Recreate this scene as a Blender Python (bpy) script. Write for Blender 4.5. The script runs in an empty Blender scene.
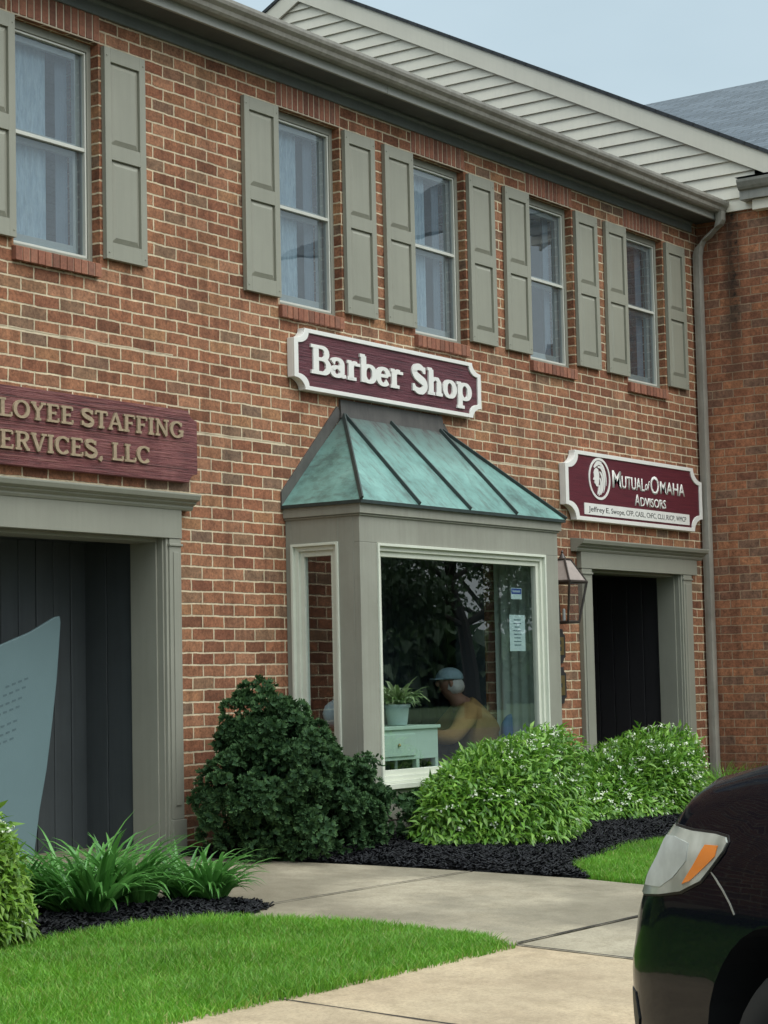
import bpy, bmesh, math, random
import numpy as np
from math import sin, cos, pi, radians as R
from mathutils import Vector, Matrix
rnd = random.Random(7)
rs = np.random.RandomState(11)
SC = bpy.context.scene
COL = SC.collection

# ------------------------------------------------------------------ materials
MATS = {}
def nt(name):
    m = bpy.data.materials.new(name); m.use_nodes = True
    t = m.node_tree; b = t.nodes['Principled BSDF']
    MATS[name] = m
    return m, t, b
def N(t, kind, **kw):
    n = t.nodes.new(kind)
    for k, v in kw.items():
        if k.startswith('i_'):
            key = k[2:].replace('_', ' ')
            n.inputs[key].default_value = v
        else: setattr(n, k, v)
    return n
def L(t, a, b): t.links.new(a, b)
def ramp(t, stops, interp='LINEAR'):
    r = t.nodes.new('ShaderNodeValToRGB'); r.color_ramp.interpolation = interp
    e = r.color_ramp.elements
    while len(e) < len(stops): e.new(0.5)
    for i, (p, c) in enumerate(stops):
        e[i].position = p; e[i].color = (*c, 1) if len(c) == 3 else c
    return r
def mixc(t, fac, a, b, mode='MIX'):
    m = t.nodes.new('ShaderNodeMix'); m.data_type = 'RGBA'; m.blend_type = mode
    for sock, v in ((m.inputs[0], fac), (m.inputs[6], a), (m.inputs[7], b)):
        if isinstance(v, (int, float)): sock.default_value = v
        elif isinstance(v, tuple): sock.default_value = (*v, 1) if len(v) == 3 else v
        else: L(t, v, sock)
    return m.outputs[2]
def math_(t, op, a, b=None, c=None):
    m = t.nodes.new('ShaderNodeMath'); m.operation = op
    for i, v in enumerate((a, b, c)):
        if v is None: continue
        if isinstance(v, (int, float)): m.inputs[i].default_value = v
        else: L(t, v, m.inputs[i])
    return m.outputs[0]
def noise(t, vec, scale, detail=4, rough=.6, dim='3D'):
    n = t.nodes.new('ShaderNodeTexNoise'); n.noise_dimensions = dim
    n.inputs['Scale'].default_value = scale; n.inputs['Detail'].default_value = detail
    n.inputs['Roughness'].default_value = rough
    if vec is not None: L(t, vec, n.inputs['Vector'])
    return n
def geopos(t): return t.nodes.new('ShaderNodeNewGeometry').outputs['Position']
def bump(t, b, h, dist=.002, strength=1.0):
    n = t.nodes.new('ShaderNodeBump'); n.inputs['Distance'].default_value = dist
    n.inputs['Strength'].default_value = strength
    L(t, h, n.inputs['Height']); L(t, n.outputs[0], b.inputs['Normal']); return n

def paint(name, col, rough=.45, var=.12, scale=3., dirt=None, bumpd=.0006, spec=.5, streak=True, wood=False):
    """weathered paint: low frequency tone shifts, fine grime, vertical rain streaks"""
    m, t, b = nt(name)
    p = geopos(t)
    n1 = noise(t, p, scale, 5, .65)
    mp = N(t, 'ShaderNodeMapping'); mp.inputs['Scale'].default_value = (14, 14, .7) if not wood else (1, 14, 60)
    L(t, p, mp.inputs[0]); n2 = noise(t, mp.outputs[0], 1.6, 4, .7)
    d = tuple(c * (1 - var * 2.2) for c in col) if dirt is None else dirt
    f1 = ramp(t, [(.35, (0, 0, 0)), (.75, (1, 1, 1))]); L(t, n1.outputs[0], f1.inputs[0])
    f2 = ramp(t, [(.45, (0, 0, 0)), (.8, (1, 1, 1))]); L(t, n2.outputs[0], f2.inputs[0])
    c = mixc(t, math_(t, 'MULTIPLY', f1.outputs[0], .6), col, d)
    if streak: c = mixc(t, math_(t, 'MULTIPLY', f2.outputs[0], .45), c, d)
    L(t, c, b.inputs['Base Color'])
    b.inputs['Roughness'].default_value = rough
    b.inputs['Specular IOR Level'].default_value = spec
    n3 = noise(t, p, 90, 3, .6); bump(t, b, n3.outputs[0], bumpd)
    return m

def brick_mat(name, cols, mortar, bw=.2032, rh=.0751, mort=.0052, dark=1.0, stain=False, uoff=0., rough=.86):
    m, t, b = nt(name)
    uv = t.nodes.new('ShaderNodeUVMap').outputs[0]
    ns = noise(t, uv, 26, 3, .6)
    ns2 = noise(t, uv, 5, 2, .5)
    sub = N(t, 'ShaderNodeVectorMath', operation='SUBTRACT'); L(t, ns.outputs['Color'], sub.inputs[0]); sub.inputs[1].default_value = (.5, .5, .5)
    sc = N(t, 'ShaderNodeVectorMath', operation='SCALE'); L(t, sub.outputs[0], sc.inputs[0]); sc.inputs['Scale'].default_value = .010
    subb = N(t, 'ShaderNodeVectorMath', operation='SUBTRACT'); L(t, ns2.outputs['Color'], subb.inputs[0]); subb.inputs[1].default_value = (.5, .5, .5)
    scb = N(t, 'ShaderNodeVectorMath', operation='SCALE'); L(t, subb.outputs[0], scb.inputs[0]); scb.inputs['Scale'].default_value = .012
    ad = N(t, 'ShaderNodeVectorMath', operation='ADD'); L(t, uv, ad.inputs[0]); L(t, sc.outputs[0], ad.inputs[1])
    ad2 = N(t, 'ShaderNodeVectorMath', operation='ADD'); L(t, ad.outputs[0], ad2.inputs[0]); L(t, scb.outputs[0], ad2.inputs[1])
    br = N(t, 'ShaderNodeTexBrick'); L(t, ad2.outputs[0], br.inputs['Vector'])
    br.inputs['Scale'].default_value = 1; br.inputs['Brick Width'].default_value = bw; br.inputs['Row Height'].default_value = rh
    br.inputs['Mortar Size'].default_value = mort; br.inputs['Mortar Smooth'].default_value = .35
    br.offset = .5
    # one random number for each brick
    sp = N(t, 'ShaderNodeSeparateXYZ'); L(t, ad2.outputs[0], sp.inputs[0])
    row = math_(t, 'FLOOR', math_(t, 'DIVIDE', sp.outputs[1], rh))
    odd = math_(t, 'MODULO', row, 2.0)
    off = math_(t, 'MULTIPLY', math_(t, 'SUBTRACT', 1.0, odd), .5)
    col = math_(t, 'FLOOR', math_(t, 'ADD', math_(t, 'DIVIDE', sp.outputs[0], bw), off))
    cx = N(t, 'ShaderNodeCombineXYZ'); L(t, col, cx.inputs[0]); L(t, row, cx.inputs[1])
    wn = N(t, 'ShaderNodeTexWhiteNoise', noise_dimensions='2D'); L(t, cx.outputs[0], wn.inputs['Vector'])
    k = len(cols)
    rp = ramp(t, [((i + .5) / k, c) for i, c in enumerate(cols)]); L(t, wn.outputs['Value'], rp.inputs[0])
    p = geopos(t)
    nf = noise(t, p, 55, 5, .75); nm = noise(t, p, 16, 4, .7); nl = noise(t, p, .8, 4, .6)
    r1 = ramp(t, [(.34, (.42, .40, .40)), (.5, (.95, .95, .95)), (.68, (1.45, 1.38, 1.3))]); L(t, nf.outputs[0], r1.inputs[0])
    c = mixc(t, .75, rp.outputs[0], r1.outputs[0], 'MULTIPLY')
    r2 = ramp(t, [(.36, (.55, .53, .53)), (.55, (1, 1, 1)), (.72, (1.3, 1.22, 1.15))]); L(t, nm.outputs[0], r2.inputs[0])
    c = mixc(t, .7, c, r2.outputs[0], 'MULTIPLY')
    rm = ramp(t, [(.3, tuple(x * .78 for x in mortar)), (.7, tuple(x * 1.12 for x in mortar))]); L(t, nm.outputs[0], rm.inputs[0])
    # mortar smeared thin or washed out here and there
    mf = math_(t, 'MULTIPLY', br.outputs['Fac'], math_(t, 'MINIMUM', 1.0, math_(t, 'ADD', .70, ns.outputs[0])))
    c = mixc(t, mf, c, rm.outputs[0])
    if not stain:      # two bed joints repointed thicker and paler than the rest, wandering a little
        q_ = N(t, 'ShaderNodeSeparateXYZ'); L(t, p, q_.inputs[0])
        for zc, xa, xb in ((1.5445, 9.45, 10.40), (1.6195, 12.75, 14.0), (1.995, 7.6, 9.3)):
            wz = math_(t, 'ADD', q_.outputs[2], math_(t, 'MULTIPLY', math_(t, 'SUBTRACT', ns2.outputs[0], .5), .016))
            d1 = math_(t, 'LESS_THAN', math_(t, 'ABSOLUTE', math_(t, 'SUBTRACT', wz, zc)), .0105)
            d2 = math_(t, 'MULTIPLY', math_(t, 'GREATER_THAN', q_.outputs[0], xa), math_(t, 'LESS_THAN', q_.outputs[0], xb))
            c = mixc(t, math_(t, 'MULTIPLY', d1, math_(t, 'MULTIPLY', d2, .9)), c, (.68, .57, .40))
    r3 = ramp(t, [(.3, (.80, .80, .82)), (.6, (1, 1, 1))]); L(t, nl.outputs[0], r3.inputs[0])
    c = mixc(t, .8, c, r3.outputs[0], 'MULTIPLY')
    ms = N(t, 'ShaderNodeMapping'); ms.inputs['Scale'].default_value = (5, 5, .35); L(t, p, ms.inputs[0]); nst = noise(t, ms.outputs[0], 1.3, 4, .65)
    r4 = ramp(t, [(.36, (.70, .69, .69)), (.52, (1, 1, 1)), (.75, (1.06, 1.05, 1.04))]); L(t, nst.outputs[0], r4.inputs[0])
    c = mixc(t, .8, c, r4.outputs[0], 'MULTIPLY')
    # grime along the foot of the wall
    sz = N(t, 'ShaderNodeSeparateXYZ'); L(t, p, sz.inputs[0])
    low = N(t, 'ShaderNodeMapRange'); L(t, math_(t, 'ADD', sz.outputs[2], math_(t, 'MULTIPLY', nm.outputs[0], .3)), low.inputs[0])
    low.inputs[1].default_value = -.95; low.inputs[2].default_value = -.45; low.inputs[3].default_value = .6; low.inputs[4].default_value = 0
    c = mixc(t, low.outputs[0], c, (.06, .045, .035))
    if stain:   # black drip stain under the cornice return
        dy = math_(t, 'ABSOLUTE', math_(t, 'ADD', sz.outputs[1], math_(t, 'ADD', .33, math_(t, 'MULTIPLY', math_(t, 'SUBTRACT', nm.outputs[0], .5), .22))))
        a = N(t, 'ShaderNodeMapRange'); L(t, dy, a.inputs[0]); a.inputs[1].default_value = .13; a.inputs[2].default_value = .02; a.inputs[3].default_value = 0; a.inputs[4].default_value = 1
        hz = N(t, 'ShaderNodeMapRange'); L(t, sz.outputs[2], hz.inputs[0]); hz.inputs[1].default_value = 2.2; hz.inputs[2].default_value = 3.3; hz.inputs[3].default_value = 0; hz.inputs[4].default_value = 1
        f = math_(t, 'MULTIPLY', math_(t, 'MULTIPLY', a.outputs[0], hz.outputs[0]), math_(t, 'MULTIPLY', nm.outputs[0], 1.5))
        c = mixc(t, f, c, (.018, .017, .014))
    L(t, c, b.inputs['Base Color'])
    b.inputs['Roughness'].default_value = rough
    b.inputs['Specular IOR Level'].default_value = .25
    h = math_(t, 'ADD', math_(t, 'MULTIPLY', math_(t, 'SUBTRACT', 1.0, br.outputs['Fac']), 1.0), math_(t, 'MULTIPLY', nf.outputs[0], .5))
    h = math_(t, 'ADD', h, math_(t, 'MULTIPLY', wn.outputs['Value'], .25))
    bump(t, b, h, .007, .9)
    return m

brick_mat('brick_front', [(.22, .095, .055), (.33, .145, .082), (.38, .180, .098), (.28, .115, .066), (.43, .215, .125), (.34, .150, .082), (.22, .145, .10), (.40, .205, .105), (.26, .105, .062), (.36, .155, .085)], (.70, .58, .40), mort=.0066)
brick_mat('brick_side', [(.34, .145, .082), (.44, .185, .100), (.38, .155, .086), (.52, .225, .118), (.28, .115, .070), (.28, .155, .105)], (.48, .33, .22), mort=.0050, stain=True)
def islebrick(name):
    m, t, b = nt(name)
    g = t.nodes.new('ShaderNodeNewGeometry')
    r = ramp(t, [(0, (.17, .075, .05)), (.4, (.28, .11, .07)), (.75, (.34, .145, .09)), (1, (.24, .11, .075))]); L(t, g.outputs['Random Per Island'], r.inputs[0])
    n = noise(t, g.outputs['Position'], 45, 4, .7); r1 = ramp(t, [(.3, (.6, .6, .6)), (.7, (1.2, 1.15, 1.1))]); L(t, n.outputs[0], r1.inputs[0])
    L(t, mixc(t, .8, r.outputs[0], r1.outputs[0], 'MULTIPLY'), b.inputs['Base Color']); b.inputs['Roughness'].default_value = .85
    bump(t, b, n.outputs[0], .003)
    return m
islebrick('brick_units')
paint('mortar', (.60, .50, .38), .9, .15, 9, streak=False)
paint('trim_green', (.275, .272, .225), .5, .10, 2.2)
paint('shutter_green', (.302, .297, .240), .5, .10, 2.0)
paint('bay_taupe', (.315, .315, .265), .5, .14, 1.6, dirt=(.20, .19, .155))
paint('white_trim', (.68, .70, .60), .4, .08, 4)
paint('gutter_grey', (.34, .32, .28), .42, .16, 2.5, dirt=(.10, .09, .075))
paint('fascia_grey', (.33, .33, .30), .5, .12, 2.0)
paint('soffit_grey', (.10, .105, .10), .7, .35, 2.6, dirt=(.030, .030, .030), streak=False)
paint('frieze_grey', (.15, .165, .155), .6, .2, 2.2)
paint('siding_cream', (.74, .665, .555), .55, .07, 2.0)
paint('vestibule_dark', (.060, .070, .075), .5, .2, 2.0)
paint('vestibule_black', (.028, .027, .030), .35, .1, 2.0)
paint('sash_grey', (.33, .34, .31), .4, .1, 6)
paint('storm_white', (.62, .62, .56), .4, .06, 6)
paint('cabinet_mint', (.52, .68, .56), .5, .05, 6)
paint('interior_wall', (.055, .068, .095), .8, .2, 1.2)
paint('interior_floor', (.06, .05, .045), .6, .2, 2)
paint('sign_white', (.78, .76, .72), .45, .05, 10, streak=False)
paint('paper', (.55, .68, .68), .7, .03, 10, streak=False)
paint('reflection_teal', (.13, .20, .215), .5, .05, 3, streak=False)  # tone of the added sheet that stands for a reflection
paint('reflected_ink', (.085, .135, .15), .6, .1, 9, streak=False)
paint('ink', (.06, .12, .16), .7, .03, 10, streak=False)
paint('ink_black', (.02, .02, .02), .7, .03, 10, streak=False)
paint('sticker_blue', (.02, .06, .30), .5, .03, 10, streak=False)
paint('lantern_brown', (.045, .035, .030), .35, .3, 20, streak=False)
paint('plaque_dark', (.03, .03, .032), .35, .2, 20, streak=False)
paint('pot_white', (.62, .74, .78), .45, .05, 9, streak=False)
paint('soil', (.03, .02, .015), .95, .2, 20, streak=False)
paint('chair_blue', (.12, .27, .52), .55, .15, 12, streak=False)
paint('jacket', (.52, .32, .12), .85, .2, 14, streak=False)
paint('trousers', (.14, .16, .07), .85, .2, 14, streak=False)
paint('cap_blue', (.42, .60, .70), .8, .12, 14, streak=False)
paint('hair_white', (.82, .80, .77), .8, .15, 30, streak=False)
paint('skin', (.36, .19, .13), .6, .1, 20, streak=False)
paint('shoe', (.02, .02, .02), .5, .1, 20, streak=False)
paint('rubber', (.012, .012, .012), .8, .1, 20, streak=False)
paint('underbody', (.004, .004, .004), .9, .1, 20, streak=False)
paint('teapot_blue', (.35, .52, .60), .3, .05, 20, streak=False)
paint('bark', (.055, .042, .032), .9, .3, 12, streak=False)
paint('blind_green', (.66, .76, .68), .8, .08, 5)
paint('curtain_blue', (.13, .17, .21), .85, .1, 5)

def metal(name, col, rough, metallic=1.0):
    m, t, b = nt(name); p = geopos(t); n = noise(t, p, 12, 4, .6)
    r = ramp(t, [(.3, tuple(c * .75 for c in col)), (.7, col)]); L(t, n.outputs[0], r.inputs[0]); L(t, r.outputs[0], b.inputs['Base Color'])
    b.inputs['Metallic'].default_value = metallic; b.inputs['Roughness'].default_value = rough
    return m
metal('brass', (.38, .30, .14), .45)
metal('chrome', (.7, .7, .7), .12)
metal('rim', (.45, .45, .46), .3)
metal('reflector', (.62, .64, .60), .5, .25)

# carved sign faces: horizontal wood grain in relief
def signmat(name, c1, c2, c3, grain=1., patch=None):
    m, t, b = nt(name); p = geopos(t)
    mp = N(t, 'ShaderNodeMapping'); mp.inputs['Scale'].default_value = (2.2, 1, 60); L(t, p, mp.inputs[0])
    n = noise(t, mp.outputs[0], 1.2, 6, .7)
    mp2 = N(t, 'ShaderNodeMapping'); mp2.inputs['Scale'].default_value = (5, 1, 150); L(t, p, mp2.inputs[0]); n2 = noise(t, mp2.outputs[0], 1.2, 4, .6)
    r = ramp(t, [(.34, c1), (.5, c2), (.66, c3)]); L(t, n.outputs[0], r.inputs[0])
    nl = noise(t, p, 3, 4, .6); c = r.outputs[0]
    if patch:
        f = ramp(t, [(.52, (0, 0, 0)), (.68, (1, 1, 1))]); L(t, nl.outputs[0], f.inputs[0]); c = mixc(t, math_(t, 'MULTIPLY', f.outputs[0], .6), c, patch)
    L(t, c, b.inputs['Base Color']); b.inputs['Roughness'].default_value = .55
    h = math_(t, 'ADD', n.outputs[0], math_(t, 'MULTIPLY', n2.outputs[0], .4)); bump(t, b, h, .010 * grain)
    return m
signmat('maroon_grain', (.040, .010, .016), (.105, .022, .034), (.150, .042, .055))
signmat('maroon_smooth', (.070, .006, .014), (.095, .009, .019), (.120, .014, .025), .25)
signmat('maroon_worn', (.055, .016, .016), (.155, .036, .038), (.25, .10, .085), 1.5, patch=(.26, .09, .085))
paint('gilt_letter', (.38, .285, .185), .6, .3, 30, streak=False)

def copper():
    m, t, b = nt('copper_patina'); p = geopos(t)
    n1 = noise(t, p, 2.2, 6, .7); n2 = noise(t, p, 14, 5, .7)
    mp = N(t, 'ShaderNodeMapping'); mp.inputs['Scale'].default_value = (9, 3, 2.0); L(t, p, mp.inputs[0]); n3 = noise(t, mp.outputs[0], 2, 4, .7)
    r = ramp(t, [(.28, (.060, .10, .095)), (.42, (.16, .31, .28)), (.60, (.22, .41, .37)), (.80, (.32, .50, .45))]); L(t, n1.outputs[0], r.inputs[0])
    r2 = ramp(t, [(.35, (.62, .6, .58)), (.6, (1, 1, 1))]); L(t, n2.outputs[0], r2.inputs[0])
    c = mixc(t, .55, r.outputs[0], r2.outputs[0], 'MULTIPLY')
    f = ramp(t, [(.50, (0, 0, 0)), (.72, (1, 1, 1))]); L(t, n3.outputs[0], f.inputs[0])
    # brown unturned copper near the top, where the flashing is
    sz = N(t, 'ShaderNodeSeparateXYZ'); L(t, p, sz.inputs[0])
    mr = N(t, 'ShaderNodeMapRange'); L(t, math_(t, 'ADD', sz.outputs[2], math_(t, 'MULTIPLY', n1.outputs[0], .5)), mr.inputs[0]); mr.inputs[1].default_value = 1.75; mr.inputs[2].default_value = 2.1; mr.inputs[3].default_value = 0; mr.inputs[4].default_value = 1
    k = math_(t, 'MINIMUM', 1.0, math_(t, 'ADD', mr.outputs[0], math_(t, 'MULTIPLY', f.outputs[0], .6)))
    c = mixc(t, k, c, (.075, .070, .065))
    L(t, c, b.inputs['Base Color']); b.inputs['Metallic'].default_value = .35
    rr = N(t, 'ShaderNodeMapRange'); L(t, n2.outputs[0], rr.inputs[0]); rr.inputs[3].default_value = .35; rr.inputs[4].default_value = .6; L(t, rr.outputs[0], b.inputs['Roughness'])
    bump(t, b, n1.outputs[0], .006)
copper()
paint('copper_seam', (.030, .045, .042), .5, .3, 20, streak=False)
paint('flashing', (.10, .092, .085), .5, .3, 6)

def concrete(name, ca, cb, wet, joints=False):
    m, t, b = nt(name); p = geopos(t)
    n1 = noise(t, p, 1.4, 6, .7); n2 = noise(t, p, 70, 4, .8); n3 = noise(t, p, .8, 4, .6); n4 = noise(t, p, 300, 2, .6); n5 = noise(t, p, 9, 5, .7)
    r = ramp(t, [(.35, cb), (.65, ca)]); L(t, n1.outputs[0], r.inputs[0])
    r2 = ramp(t, [(.30, (.62, .60, .56)), (.5, (1, 1, 1)), (.7, (1.22, 1.2, 1.16))]); L(t, n2.outputs[0], r2.inputs[0])
    c = mixc(t, .8, r.outputs[0], r2.outputs[0], 'MULTIPLY')
    r5 = ramp(t, [(.34, (.78, .77, .74)), (.55, (1, 1, 1)), (.75, (1.06, 1.05, 1.03))]); L(t, n5.outputs[0], r5.inputs[0]); c = mixc(t, .9, c, r5.outputs[0], 'MULTIPLY')
    v = N(t, 'ShaderNodeTexVoronoi'); v.inputs['Scale'].default_value = 55; L(t, p, v.inputs['Vector']); vr = ramp(t, [(.10, (.45, .42, .38)), (.16, (1, 1, 1))]); L(t, v.outputs['Distance'], vr.inputs[0]); c = mixc(t, .5, c, vr.outputs[0], 'MULTIPLY')
    w = ramp(t, [(.42, (0, 0, 0)), (.56, (1, 1, 1))]); L(t, n3.outputs[0], w.inputs[0])
    c = mixc(t, math_(t, 'MULTIPLY', w.outputs[0], wet), c, tuple(x * .45 for x in cb))
    L(t, c, b.inputs['Base Color'])
    mr = N(t, 'ShaderNodeMapRange'); L(t, w.outputs[0], mr.inputs[0]); mr.inputs[3].default_value = .8; mr.inputs[4].default_value = .8 - .55 * wet; L(t, mr.outputs[0], b.inputs['Roughness'])
    bump(t, b, math_(t, 'ADD', n2.outputs[0], math_(t, 'MULTIPLY', n4.outputs[0], .5)), .003)
concrete('concrete_tan', (.50, .39, .26), (.38, .285, .185), .22)
concrete('concrete_grey', (.40, .345, .255), (.29, .245, .175), .5)
concrete('concrete_curb', (.40, .38, .34), (.30, .28, .25), .2)
concrete('asphalt', (.055, .055, .057), (.035, .035, .037), .4)
paint('joint_dark', (.025, .018, .012), .95, .2, 20, streak=False)

def leafmat(name, cols, rough=.45, transl=.25, spec=.5, tip=None):
    m, t, b = nt(name)
    g = t.nodes.new('ShaderNodeNewGeometry'); k = len(cols)
    r = ramp(t, [(i / (k - 1), c) for i, c in enumerate(cols)]); L(t, g.outputs['Random Per Island'], r.inputs[0])
    n = noise(t, g.outputs['Position'], 2.2, 3, .6); r1 = ramp(t, [(.3, (.70, .74, .70)), (.7, (1.2, 1.2, 1.1))]); L(t, n.outputs[0], r1.inputs[0])
    c = mixc(t, .8, r.outputs[0], r1.outputs[0], 'MULTIPLY')
    if tip:
        at = N(t, 'ShaderNodeAttribute', attribute_name='tip'); c = mixc(t, at.outputs['Fac'], c, tip)
    L(t, c, b.inputs['Base Color']); b.inputs['Roughness'].default_value = rough; b.inputs['Specular IOR Level'].default_value = spec
    tr = N(t, 'ShaderNodeBsdfTranslucent'); L(t, c, tr.inputs[0])
    mx = N(t, 'ShaderNodeMixShader'); mx.inputs[0].default_value = transl
    L(t, b.outputs[0], mx.inputs[1]); L(t, tr.outputs[0], mx.inputs[2]); L(t, mx.outputs[0], t.nodes['Material Output'].inputs[0])
leafmat('grass_blade', [(.09, .26, .022), (.14, .36, .028), (.19, .43, .038), (.11, .30, .026), (.16, .39, .032), (.22, .42, .04), (.34, .34, .12)], .5, .35)
leafmat('spirea_leaf', [(.075, .18, .028), (.12, .28, .035), (.20, .40, .05), (.26, .45, .07), (.09, .22, .032)], .42, .3)
leafmat('spirea_flower', [(.70, .74, .60), (.82, .84, .74)], .7, .2)
leafmat('bush_leaf_lime', [(.10, .22, .02), (.16, .30, .03), (.22, .36, .05), (.09, .2, .03)], .45, .3)
leafmat('evergreen_leaf', [(.016, .042, .020), (.024, .060, .026), (.032, .075, .032), (.015, .038, .019)], .65, .12, .15, tip=(.085, .165, .055))
leafmat('lily_leaf', [(.065, .20, .045), (.10, .28, .06), (.15, .36, .09), (.08, .23, .05)], .33, .3, .6)
leafmat('house_plant_leaf', [(.26, .38, .14), (.38, .50, .24), (.58, .66, .42), (.18, .30, .10)], .5, .2)
leafmat('tree_leaf', [(.045, .08, .035), (.07, .115, .05), (.09, .14, .06), (.05, .09, .04)], .5, .3)
leafmat('mulch_chip', [(.003, .003, .005), (.006, .006, .009), (.011, .011, .016), (.004, .004, .006)], .6, .0, .3)
def soilmat(name, c):
    m, t, b = nt(name); p = geopos(t); n = noise(t, p, 50, 5, .8); r = ramp(t, [(.3, tuple(x * .4 for x in c)), (.7, c)]); L(t, n.outputs[0], r.inputs[0]); L(t, r.outputs[0], b.inputs['Base Color']); b.inputs['Roughness'].default_value = .9; bump(t, b, n.outputs[0], .02)
soilmat('mulch_base', (.005, .005, .006)); soilmat('lawn_soil', (.035, .060, .015)); soilmat('far_grass', (.05, .10, .025))

def shingles(name, ca, cb, sc=1.):
    m, t, b = nt(name); uv = t.nodes.new('ShaderNodeUVMap').outputs[0]
    br = N(t, 'ShaderNodeTexBrick'); L(t, uv, br.inputs['Vector']); br.inputs['Scale'].default_value = sc; br.inputs['Brick Width'].default_value = .30; br.inputs['Row Height'].default_value = .14
    br.inputs['Mortar Size'].default_value = .012; br.inputs['Mortar Smooth'].default_value = .6; br.inputs['Color1'].default_value = (*ca, 1); br.inputs['Color2'].default_value = (*cb, 1); br.inputs['Mortar'].default_value = tuple([x * .35 for x in cb] + [1])
    n = noise(t, uv, 30, 4, .7); r = ramp(t, [(.3, (.7, .7, .7)), (.7, (1.2, 1.2, 1.2))]); L(t, n.outputs[0], r.inputs[0])
    L(t, mixc(t, .8, br.outputs['Color'], r.outputs[0], 'MULTIPLY'), b.inputs['Base Color']); b.inputs['Roughness'].default_value = .75
    bump(t, b, br.outputs['Fac'], .02, -1) if False else bump(t, b, n.outputs[0], .01)
shingles('shingle_blue', (.085, .106, .132), (.048, .063, .082))
shingles('shingle_dark', (.035, .037, .040), (.022, .024, .028))

def glass(name, tint=(.55, .6, .6), f0=.07, wav=.0, haze=0., haze_col=(.4, .48, .55)):
    """thin pane: clear, with a mirror share that rises towards grazing, the same from both sides"""
    m = bpy.data.materials.new(name); m.use_nodes = True; MATS[name] = m; t = m.node_tree; t.nodes.clear()
    o = N(t, 'ShaderNodeOutputMaterial'); tr = N(t, 'ShaderNodeBsdfTransparent'); tr.inputs[0].default_value = (*tint, 1)
    gl = N(t, 'ShaderNodeBsdfGlossy'); gl.inputs['Roughness'].default_value = 0.
    lw = N(t, 'ShaderNodeLayerWeight'); lw.inputs[0].default_value = .5
    f = math_(t, 'ADD', f0, math_(t, 'MULTIPLY', 1 - f0, math_(t, 'POWER', lw.outputs['Facing'], 3.6)))
    base = tr.outputs[0]
    if haze:  # pale blue-grey haze mixed in as colour, for sky reflected in the pane
        df = N(t, 'ShaderNodeBsdfDiffuse'); df.inputs[0].default_value = (*haze_col, 1); n = noise(t, geopos(t), 9, 4, .7)
        s = math_(t, 'MULTIPLY', haze, math_(t, 'ADD', .5, n.outputs[0])); m2 = N(t, 'ShaderNodeMixShader'); L(t, s, m2.inputs[0]); L(t, base, m2.inputs[1]); L(t, df.outputs[0], m2.inputs[2]); base = m2.outputs[0]
    mx = N(t, 'ShaderNodeMixShader'); L(t, f, mx.inputs[0]); L(t, base, mx.inputs[1]); L(t, gl.outputs[0], mx.inputs[2]); L(t, mx.outputs[0], o.inputs[0])
    if wav:
        n = noise(t, geopos(t), 2.2, 2, .5); bp = N(t, 'ShaderNodeBump'); bp.inputs['Distance'].default_value = wav; L(t, n.outputs[0], bp.inputs['Height']); L(t, bp.outputs[0], gl.inputs['Normal'])
glass('glass_bay', (.86, .92, .92), .19)
glass('glass_upper', (.80, .87, .90), .13, wav=.002, haze=.12)
glass('glass_lantern', (.80, .77, .75), .06)
paint('lantern_sheen', (.40, .34, .31), .3, .15, 20, streak=False)
glass('glass_car', (.10, .11, .12), .08)

def curtain_mat():
    m, t, b = nt('sheer'); p = geopos(t); mp = N(t, 'ShaderNodeMapping'); mp.inputs['Scale'].default_value = (30, 30, 6); L(t, p, mp.inputs[0])
    n = noise(t, mp.outputs[0], 1.2, 5, .7); r = ramp(t, [(.3, (.24, .33, .40)), (.7, (.44, .54, .60))]); L(t, n.outputs[0], r.inputs[0]); L(t, r.outputs[0], b.inputs['Base Color']); b.inputs['Roughness'].default_value = .9
    bump(t, b, n.outputs[0], .02)
curtain_mat()
def carpaint():
    m, t, b = nt('black_car_paint'); p = geopos(t)
    b.inputs['Base Color'].default_value = (.003, .004, .008, 1); b.inputs['Roughness'].default_value = .2; b.inputs['Specular IOR Level'].default_value = .02
    b.inputs['Coat Weight'].default_value = .40; b.inputs['Coat IOR'].default_value = 1.30; b.inputs['Coat Roughness'].default_value = .02
    v = N(t, 'ShaderNodeTexVoronoi'); v.inputs['Scale'].default_value = 26; L(t, p, v.inputs['Vector'])
    r = ramp(t, [(.03, (1, 1, 1)), (.09, (0, 0, 0))]); L(t, v.outputs['Distance'], r.inputs[0])
    n = noise(t, p, 7, 2, .5); r2 = ramp(t, [(.52, (0, 0, 0)), (.56, (1, 1, 1))]); L(t, n.outputs[0], r2.inputs[0])
    f = math_(t, 'MULTIPLY', r.outputs[0], r2.outputs[0])
    bump(t, b, f, .003)
carpaint()
paint('black_plastic', (.010, .010, .010), .5, .1, 30, streak=False)
def amber():
    m, t, b = nt('amber_lens'); b.inputs['Base Color'].default_value = (.85, .24, .03, 1); b.inputs['Roughness'].default_value = .25; b.inputs['Coat Weight'].default_value = 1
amber()
paint('tail_red', (.35, .01, .01), .3, .05, 20, streak=False)
def housing():
    m, t, b = nt('lamp_housing'); p = geopos(t); n = noise(t, p, 8, 3, .5)
    r = ramp(t, [(.35, (.26, .28, .24)), (.6, (.52, .53, .47)), (.75, (.70, .70, .64))]); L(t, n.outputs[0], r.inputs[0]); L(t, r.outputs[0], b.inputs['Base Color']); b.inputs['Roughness'].default_value = .3; b.inputs['Coat Weight'].default_value = 1; b.inputs['Coat Roughness'].default_value = .05
housing()
M = MATS

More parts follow.
